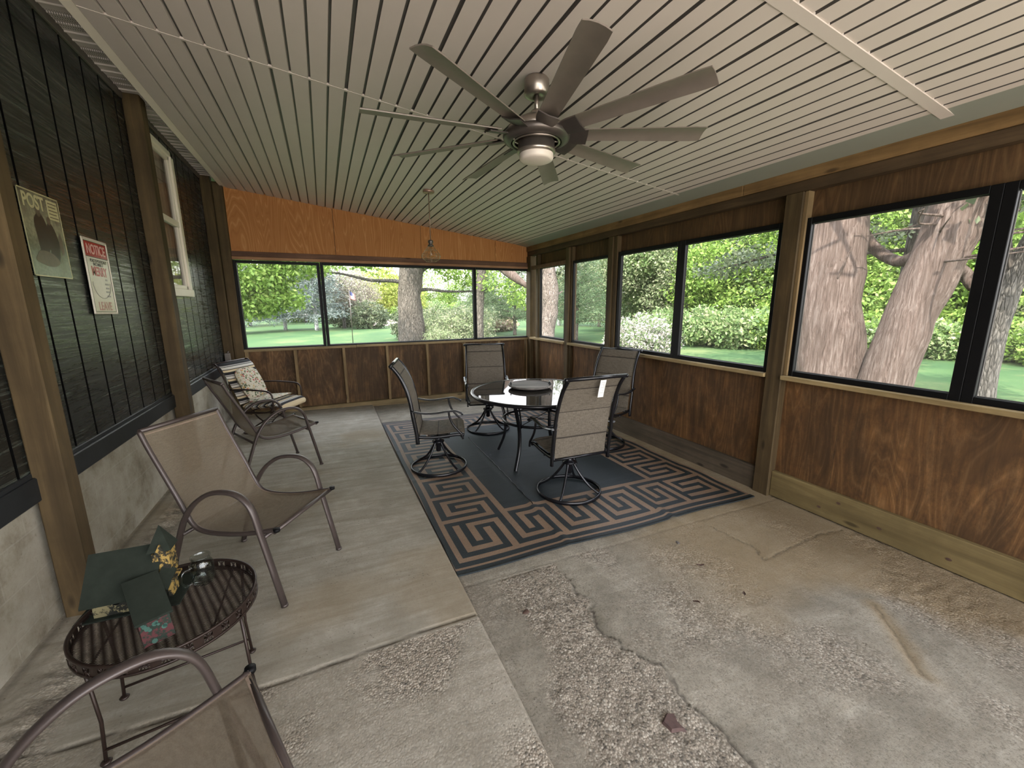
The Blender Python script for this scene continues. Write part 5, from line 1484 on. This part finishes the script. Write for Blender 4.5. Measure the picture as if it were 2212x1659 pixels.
# woods beyond the outer wall
wa_ = proto_broadleaf('woodland_tree', L['wood'], B_['grey'], 10.5, 2.9, 21, 20000, .19, .3)
wb_ = proto_broadleaf('woodland_tree', L['maple'], B_['grey'], 9.5, 2.9, 22, 20000, .19, .3)
wc_ = proto_broadleaf('woodland_tree', L['pale'], B_['birch'], 10.0, 2.6, 23, 16000, .16, .6)
GW = 'woods beyond the lawn on the outer side'
kinds = (wa_, wb_, wc_)
lab = ('dark leaved woodland tree in the wall of woods past the outer openings', 'bright green woodland tree in the wall of woods past the outer openings', 'pale spring leaved woodland tree with a light trunk past the outer openings')
used = [False] * 3
spots = []
for i, d_ in enumerate(np.arange(38, 92, 4.6)): spots.append((d_, 26.5 + 1.3 * math.sin(i * 2.1) + (3.5 if d_ < 50 else 0), (2, 0, 2, 1, 0, 1, 1, 0, 1, 0, 1, 1)[i % 12]))
for i, d_ in enumerate(np.arange(30, 92, 5.5)): spots.append((d_ + 1, 32.5 + 1.5 * math.cos(i * 1.7) + (6 if d_ < 48 else 0), (2, 0, 1)[i % 3]))
front = ['pale woodland tree just past the white bushes, on the corner side', 'dark leaved woodland tree rising behind the white bushes', 'pale barked woodland tree behind the mullion of the double opening',
         'bright green maple in the woods on the near side of that mullion', 'dark leaved woodland tree beside the thick post, corner side', 'bright green maple behind the upright cedar trunk',
         'bright green maple in the gap between the two cedar trunks', 'dark leaved woodland tree behind the leaning cedar', 'bright green maple on the far side of the leaning cedar by the wide mullion', 'dark leaved woodland tree behind the forking grey trunk',
         'bright green woodland tree beyond the forking grey trunk, by the edge of the view', 'woodland tree outside the edge of the view past the forking trunk']
for n_sp, (d_, dist, k) in enumerate(spots):
    o = kinds[k] if not used[k] else copy_tree(kinds[k]); used[k] = True
    x, y = az(d_, dist); at(o, x, y, None, .92 + .2 * rp.random(), front[n_sp] if n_sp < 12 else lab[k] + ', back row', 'tree', GW)
ug = proto_bush('undergrowth_shrub', L['wood'], 1.9, 1.7, 31, 6500, .16)
ug2 = proto_bush('undergrowth_shrub', L['maple'], 1.8, 1.5, 32, 6500, .16)
for i, d_ in enumerate(np.arange(47, 90, 3.6)):
    src = (ug, ug2)[i % 2]; o = src if i < 2 else copy_tree(src)
    x, y = az(d_, 22.6 + .8 * math.sin(i * 1.9)); at(o, x, y, None, .9 + .3 * rp.random(), ('darker' if i % 2 == 0 else 'brighter') + ' green shrub at the foot of the woods along the lawn edge', 'shrub', 'shrubs along the edge of the woods')
# pale woods farther round, behind the white bush
for i, (d_, dist) in enumerate(((29, 62), (33, 58), (37, 52), (25, 66), (41, 48))):
    o = copy_tree(wc_); x, y = az(d_, dist); at(o, x, y, None, .70 + .15 * rp.random(), 'pale distant tree behind the young pine and the corner post', 'tree', 'pale trees far behind the corner')

# trees beyond the far wall opening
pin = proto_pine('pine_tree', L['blue'], B_['birch'], 7.5, 2.4, 41, 20000, .20, 1.3)
GP = 'blue grey pines at the edge of the lawn'
for i, (x, y) in enumerate(((-5.6, 36), (-3.0, 39), (-.6, 37), (-8.4, 34), (-11, 31))):
    o = pin if i == 0 else copy_tree(pin); at(o, x, y, None, .85 + .2 * rp.random(), 'blue grey pine beyond the maple boughs at the lawn edge', 'tree', GP)
for i, (x, y, s_) in enumerate(((-2, 56, 1.0), (-7, 50, 1.0), (-12, 46, 1.1), (-16, 40, 1.0))):
    o = copy_tree(wa_); at(o, x, y, None, s_, 'dark tree far behind the blue grey pines', 'tree', 'dark trees behind the pines')
bare = proto_broadleaf('twiggy_tree', L['bare'], B_['grey'], 7.0, 2.4, 43, 7000, .20, .8)
for i, (x, y, s_) in enumerate(((1.6, 40, .85), (3.6, 46, .8))):
    o = bare if i == 0 else copy_tree(bare); at(o, x, y, None, s_, 'pinkish grey twiggy tree just past the flagpole' if i == 0 else 'smaller grey twiggy tree between the flagpole and the yellow green tree', 'tree')
yt = proto_broadleaf('yellow_green_tree', L['yellow'], B_['grey'], 6.0, 2.6, 44, 8000, .26, .3)
for i, (x, y, s_, lb) in enumerate(((6.6, 54, 1.15, 'round yellow green tree beside the great trunk'), (10.6, 58, 1.0, 'yellow green tree showing past the far side of the great trunk'), (4.2, 64, .8, 'small far yellow green tree at the end of the lawn'))):
    o = yt if i == 0 else copy_tree(yt); at(o, x, y, None, s_, lb, 'tree')
for i, (x, y, s_) in enumerate(((1, 76, .9), (6, 80, .95), (11, 78, .9), (16, 76, 1.0), (21, 74, 1.0), (26, 70, 1.0), (-4, 72, .95))):
    o = copy_tree(wb_); at(o, x, y, None, s_ * 1.05, 'far green tree in the line closing the lawn', 'tree', 'distant tree line')
sb = proto_bush('blue_green_shrub', L['pine'], 1.3, 2.0, 45, 6000, .13)
at(sb, 4.9, 25.5, 0, 1.05, 'dark blue green shrub beside the great trunk', 'shrub')
o = copy_tree(sb); at(o, 3.6, 38, 0, 1.25, 'dark blue green shrub far down the lawn behind the flagpole', 'shrub')
o = copy_tree(sb); at(o, 1.9, 42, 1, 1.3, 'low dark shrub below the pinkish twiggy tree', 'shrub')
sc_b = proto_bush('scrub_bush', L['pale'], 1.5, 2.1, 46, 5200, .12)
GS2 = 'airy green scrub around the great trunk'
for i, (x, y, s_) in enumerate(((4.6, 17.4, .55), (5.5, 19.0, .85), (6.6, 20.0, 1.0), (5.9, 22.5, 1.0), (7.9, 23, 1.1))):
    o = sc_b if i == 0 else copy_tree(sc_b); at(o, x, y, None, s_, 'airy light green scrub bush near the great trunk', 'shrub', GS2)
dg = proto_bush('dry_grass_clump', L['dry'], 1.6, .9, 47, 5000, .20)
for i, (x, y, s_) in enumerate(((7.0, 26, 1.2), (9.2, 29, 1.4), (11.5, 30, 1.4), (8.6, 33, 1.5))):
    o = dg if i == 0 else copy_tree(dg); at(o, x, y, None, s_, 'clump of dry pinkish grass behind the scrub', 'grass clump', 'dry grass clumps')
gpth = MB(); gpth.add([(4.6, 44, GZ + .03), (8.0, 44, GZ + .03), (8.6, 60, GZ + .05), (5.2, 60, GZ + .05)], [(0, 1, 2, 3)])
gpth.add([(4.6, 44, GZ - .15), (8.0, 44, GZ - .15), (8.6, 60, GZ - .15), (5.2, 60, GZ - .15)], [(3, 2, 1, 0)]); gpth.add(gpth.v[:], [(0, 4, 5, 1), (1, 5, 6, 2), (2, 6, 7, 3), (3, 7, 4, 0)])
tag(gpth.build('gravel_path', simple('pinkish_gravel', (.50, .38, .33), .9, 0, 2, .2)), 'pinkish gravel patch at the far end of the lawn', 'path', kind='structure')
for i, (x, y) in enumerate(((-3, 60), (3, 62), (9, 66), (15, 64), (20, 62), (25, 58), (30, 52))):
    o = copy_tree(ug if i % 2 else ug2); at(o, x, y, None, 1.7, 'broad low shrub far down at the end of the lawn', 'shrub', 'far shrubs closing the lawn')
# pines beyond outer corner
sp_ = proto_pine('young_pine', L['young'], B_['pinebark'], 5.6, 2.3, 51, 30000, .13, 1.15, .13, -.05)
at(sp_, 13.25, 20.1, .3, .95, 'young green pine with a bare lower trunk on the lawn outside the second outer opening', 'tree')
o = copy_tree(sp_); at(o, 11.6, 25.0, 1.4, .95, 'young pine just past the great pale trunk at the corner', 'tree')
o = copy_tree(sp_); at(o, 9.9, 26.5, 2.4, .85, 'young pine seen in the far opening beside the outer corner', 'tree')
wbush = proto_bush('flowering_bush', L['white'], 1.15, 1.75, 52, 9000, .085)
at(wbush, 9.45, 10.4, 0, 1.0, 'wide white flowering bush on the lawn outside the outer wall', 'shrub')
o = copy_tree(wbush); at(o, 10.7, 12.4, 2, .9, 'second white flowering bush close behind the wide one', 'shrub')

# ---- great trunks
def big_tree(name, pts, radii, bark, label, branches=(), ells=(), mat=None, nleaf=0, size=.16, seed=60, spread=.35, per=20):
    root = empty(name, (pts[0][0], pts[0][1], GZ)); o_ = Vector(root.location)
    lc = lambda p: (p[0] - o_.x, p[1] - o_.y, p[2] - o_.z)
    b = trunk_mesh([lc(p) for p in pts], radii, seed, 26); b.build('trunk', bark[0], root)
    for br in branches:
        P = smoothpath([lc(p) for p in br[0]], 5); r0, r1 = br[1]
        bb_ = MB(); bb_.tube(P, [r0 + (r1 - r0) * i / (len(P) - 1) for i in range(len(P))], 10); bb_.build('branch', bark[-1], root)
    if mat is not None:
        r = np.random.default_rng(seed); P = crown_points(r, [(*lc(e[:3]), *e[3:]) for e in ells], nleaf // per, per, spread)
        leaf_obj('foliage', P, size, mat, root, seed)
    return tag(root, label, 'tree')
big_tree('great_trunk_tree', [(3.74, 19.65, GZ - .1), (3.74, 19.65, 1.0), (3.72, 19.65, 2.1), (3.90, 19.62, 3.4), (4.2, 19.5, 5.2), (4.3, 19.5, 9.5)], [.70, .58, .52, .56, .55, .3], (B_['oak'], B_['grey']),
         'great grey trunk with long thin branches beyond the middle of the far opening',
         ((((3.7, 19.7, 2.55), (3.1, 19.7, 2.72), (2.05, 19.9, 2.75), (.91, 19.98, 3.0), (.17, 20, 3.06)), (.11, .03)), (((4.1, 19.6, 2.30), (4.6, 19.5, 2.36), (5.3, 19.3, 2.27), (6.5, 18.9, 2.27), (7.6, 18.6, 2.45), (8.6, 18.4, 2.7)), (.09, .015)),
          (((4.1, 19.6, 3.0), (4.7, 19.4, 3.42), (5.6, 19.2, 3.5), (6.6, 19.0, 3.2)), (.10, .03)), (((3.6, 19.6, 2.6), (3.5, 19.6, 3.2), (3.2, 19.5, 4.0)), (.07, .04))),
         ((4.3, 19.5, 7.8, 4.5, 4.0, 2.6), (1.6, 19.8, 3.6, 1.6, .8, .35), (5.6, 19.2, 3.55, 1.5, .8, .45), (6.2, 19.0, 2.9, .9, .6, .4)), L['maple'], 11000, .17, 61, .22)
big_tree('slim_trunk_tree', [(6.45, 17.85, GZ - .1), (6.5, 17.85, 1.0), (6.56, 17.83, 2.3), (6.65, 17.8, 3.6), (6.8, 17.7, 8)], [.24, .19, .20, .22, .12], (B_['oak'], B_['cedar']),
         'slim grey trunk in the far opening that touches the outer corner', ((((6.6, 15.9, 3.35), (7.13, 15.43, 2.75), (7.55, 15.25, 2.42), (7.85, 15.1, 2.2)), (.26, .03)),),
         ((7.3, 17.6, 2.7, 1.0, .6, .7), (8.2, 17.3, 2.1, .7, .6, .6), (6.9, 17.7, 6.5, 2.4, 2.2, 1.6)), L['maple'], 5000, .15, 62, .2)
big_tree('pale_trunk_tree', [(9.74, 17.47, GZ - .1), (9.80, 17.42, .5), (9.93, 17.37, 1.4), (9.90, 17.38, 2.3), (9.80, 17.42, 3.5), (9.74, 17.45, 7)], [.44, .40, .39, .42, .36, .3], (B_['pinebark'],),
         'thick pale sunlit trunk seen through the narrow opening by the corner post', ((((10.0, 17.3, 1.9), (10.45, 17.1, 2.25)), (.06, .03)),), ((9.8, 17.4, 7.5, 3.0, 3.0, 1.8), (10.9, 17.2, 3.3, .6, .6, .5)), L['pine'], 5000, .18, 63, .25)
rt = random.Random(5)
shade_br = []  # high branches added out of view to throw dappled shade on the trunks
for k in range(16):
    a = math.radians(195 + rt.random() * 70); z = 3.6 + rt.random() * 2.6; l = 1.6 + rt.random() * 1.4
    p0 = (8.0, 4.35, z); p1 = (8.0 + l * .5 * math.cos(a), 4.35 + l * .5 * math.sin(a), z + .25); p2 = (8.0 + l * math.cos(a + .25), 4.35 + l * math.sin(a + .25), z + .3 + .5 * rt.random()); p3 = (p2[0] + .5 * math.cos(a - .6), p2[1] + .5 * math.sin(a - .6), p2[2] + .3)
    shade_br.append(((p0, p1, p2, p3), (.055, .012)))
big_tree('cedar_tree', [(8.06, 4.02, GZ - .1), (8.02, 4.10, .3), (7.93, 4.25, 1.6), (7.95, 4.33, 2.9), (7.98, 4.4, 4.6), (8.0, 4.5, 8)], [.53, .51, .475, .44, .38, .25], (B_['cedar'],),
         'upright massive cedar trunk just outside the large outer opening', ((((8.3, 4.35, 3.25), (8.45, 4.3, 3.05), (8.62, 4.02, 2.55), (8.50, 3.62, 2.30), (8.2, 3.3, 2.35)), (.10, .08)), (((7.6, 4.0, 2.0), (7.5, 3.8, 2.5)), (.02, .008)), *shade_br),
         ((8.2, 4.6, 7.2, 3.2, 3.2, 1.6),), L['pine'], 6000, .18, 64, .3)
br = [(((8.15, 2.90, 2.15), (8.55, 2.86, 2.08), (8.62, 2.72, 1.85), (8.66, 2.50, 1.78)), (.10, .06))]
for k in range(22):
    a = k * .9; z = 2.15 + rt.random() * 1.1; l = .5 + rt.random() * .9
    cx = 8.06 + .02 * k % .1; cy = 3.16 - (z - 1.4) * .26
    p0 = (cx + .2 * math.cos(a), cy + .2 * math.sin(a), z); p1 = (cx + l * .6 * math.cos(a), cy + l * .6 * math.sin(a) - .1, z + .12 * (rt.random() - .3)); p2 = (cx + l * math.cos(a + .3), cy + l * math.sin(a + .3) - .2, z + .3 * (rt.random() - .5))
    br.append(((p0, p1, p2), (.020, .005)))
big_tree('cedar_tree', [(7.97, 3.42, GZ - .1), (7.96, 3.34, .0), (7.98, 3.20, 1.2), (8.05, 3.0, 2.2), (8.12, 2.80, 3.2), (8.2, 2.5, 4.6), (8.3, 2.2, 7)], [.40, .34, .31, .31, .33, .30, .2], (B_['cedar'],),
         'leaning cedar trunk with dead twigs outside the large outer opening', br, ((8.4, 2.4, 6.6, 3.0, 3.0, 1.4), (8.35, 2.1, 3.3, .7, .7, .35)), L['pine'], 7000, .16, 65, .3)

big_tree('grey_tree', [(9.1, 2.55, GZ - .1), (9.12, 2.60, .6), (9.13, 2.58, 1.6), (9.20, 2.50, 2.2), (9.3, 2.3, 3.4), (9.3, 2.1, 6)], [.20, .16, .15, .14, .10, .06], (B_['grey'], B_['dark']),
         'slim grey forking trunk beside the leaning cedar', ((((9.15, 2.56, 1.95), (9.2, 2.3, 1.95), (9.4, 1.9, 2.10), (9.6, 1.3, 2.12)), (.06, .03)), (((9.15, 2.55, 2.0), (9.0, 2.65, 2.6), (8.95, 2.7, 3.3)), (.07, .04)), (((9.15, 2.56, 2.1), (9.3, 2.2, 2.5), (9.5, 1.7, 2.9)), (.05, .02))),
         ((9.2, 2.2, 5.2, 2.2, 2.2, 1.2),), L['wood'], 4000, .16, 66, .3)
# the bough of maple leaves hanging into the far opening's house end
big_tree('maple_tree', [(-5.2, 15.5, GZ - .1), (-5.1, 15.5, 2.0), (-5.0, 15.5, 4.5), (-5, 15.5, 8)], [.40, .32, .28, .15], (B_['grey'],), 'leafy bright green maple whose boughs fill the far opening by the house',
         ((((-5.0, 15.5, 3.0), (-3.4, 15.8, 3.3), (-1.8, 16, 3.2), (-.2, 16, 3.0)), (.12, .03)), (((-5.0, 15.5, 2.0), (-3.6, 15.6, 2.4), (-2.2, 15.9, 2.2)), (.08, .02))),
         ((-5, 15.5, 6.4, 4.5, 3.5, 2.6), (-2.5, 16.0, 2.75, 1.9, 1.0, .65), (-1.4, 16.0, 1.95, .9, .7, .5), (-.6, 16.0, 3.1, 1.0, .7, .55), (-2.6, 15.9, 1.6, .7, .5, .40), (-2.05, 15.8, 2.1, 1.1, .8, .8)), L['maple'], 42000, .13, 67, .17)
# pine bough reaching across the outer wall openings
big_tree('overhanging_pine', [(13.0, 5.2, GZ - .1), (13.0, 5.2, 3.0), (13.0, 5.2, 6.5)], [.28, .24, .15], (B_['dark'],), 'pine whose grey green boughs sweep across the outer opening by the thick post',
         ((((13, 5.2, 3.3), (11.6, 6.0, 3.15), (10.4, 6.8, 2.85), (9.4, 7.8, 2.5)), (.07, .015)), (((13, 5.2, 2.9), (11.9, 6.4, 2.8), (11.0, 7.6, 2.6)), (.05, .012))),
         ((11.4, 6.1, 3.15, 1.2, 1.1, .22), (10.2, 7.0, 2.78, .9, .9, .18), (9.5, 7.7, 2.50, .5, .5, .14), (13, 5.2, 6.0, 2.6, 2.6, 1.5)), L['pine'], 10000, .11, 68, .17)

# flagpole
fp = empty('flagpole', (1.33, 23.96, GZ)); tag(fp, 'thin flagpole with a small drooping flag on the lawn', 'flagpole')
MB().tube([(0, 0, 0), (.02, 0, 2.9)], [.022, .014], 10).build('pole', M['nickeldk'], fp)
MB().lathe([(0, -.03), (.03, 0), (0, .03)], 10, (.02, 0, 2.92)).build('finial', M['brass'], fp)
rows = []; 
for i in range(9):
    u = i / 8; rows.append([(.03 + .28 * u, .03 * math.sin(u * 7) , 2.82 - .20 * u - v_ * (.42 - .10 * u)) for v_ in np.linspace(0, 1, 14)])
b = MB(); nr = len(rows)
for i in range(nr - 1):
    for j in range(13):
        mi = 2 if (i < 4 and j < 7) else (0 if j % 2 == 0 else 1)
        b.add([rows[i][j], rows[i + 1][j], rows[i + 1][j + 1], rows[i][j + 1]], [(0, 1, 2, 3)], mi)
b.build('flag', [simple('flag_red', (.35, .05, .05), .8), simple('flag_white', (.60, .55, .55), .8), simple('flag_blue', (.05, .06, .16), .8)], fp)
# unseen pale apron added past the porch end to bounce sunlight onto the ceiling
ap = MB(); ap.bbox(-4.5, 9.0, -12.0, -2.12, -.30, -.06, .01)
tag(ap.build('bounce_apron', simple('pale_bounce_surface', (.62, .55, .47), .9, 0, 3, .12)), 'unseen pale apron added past the porch end to bounce warm light inside', 'apron', kind='structure')
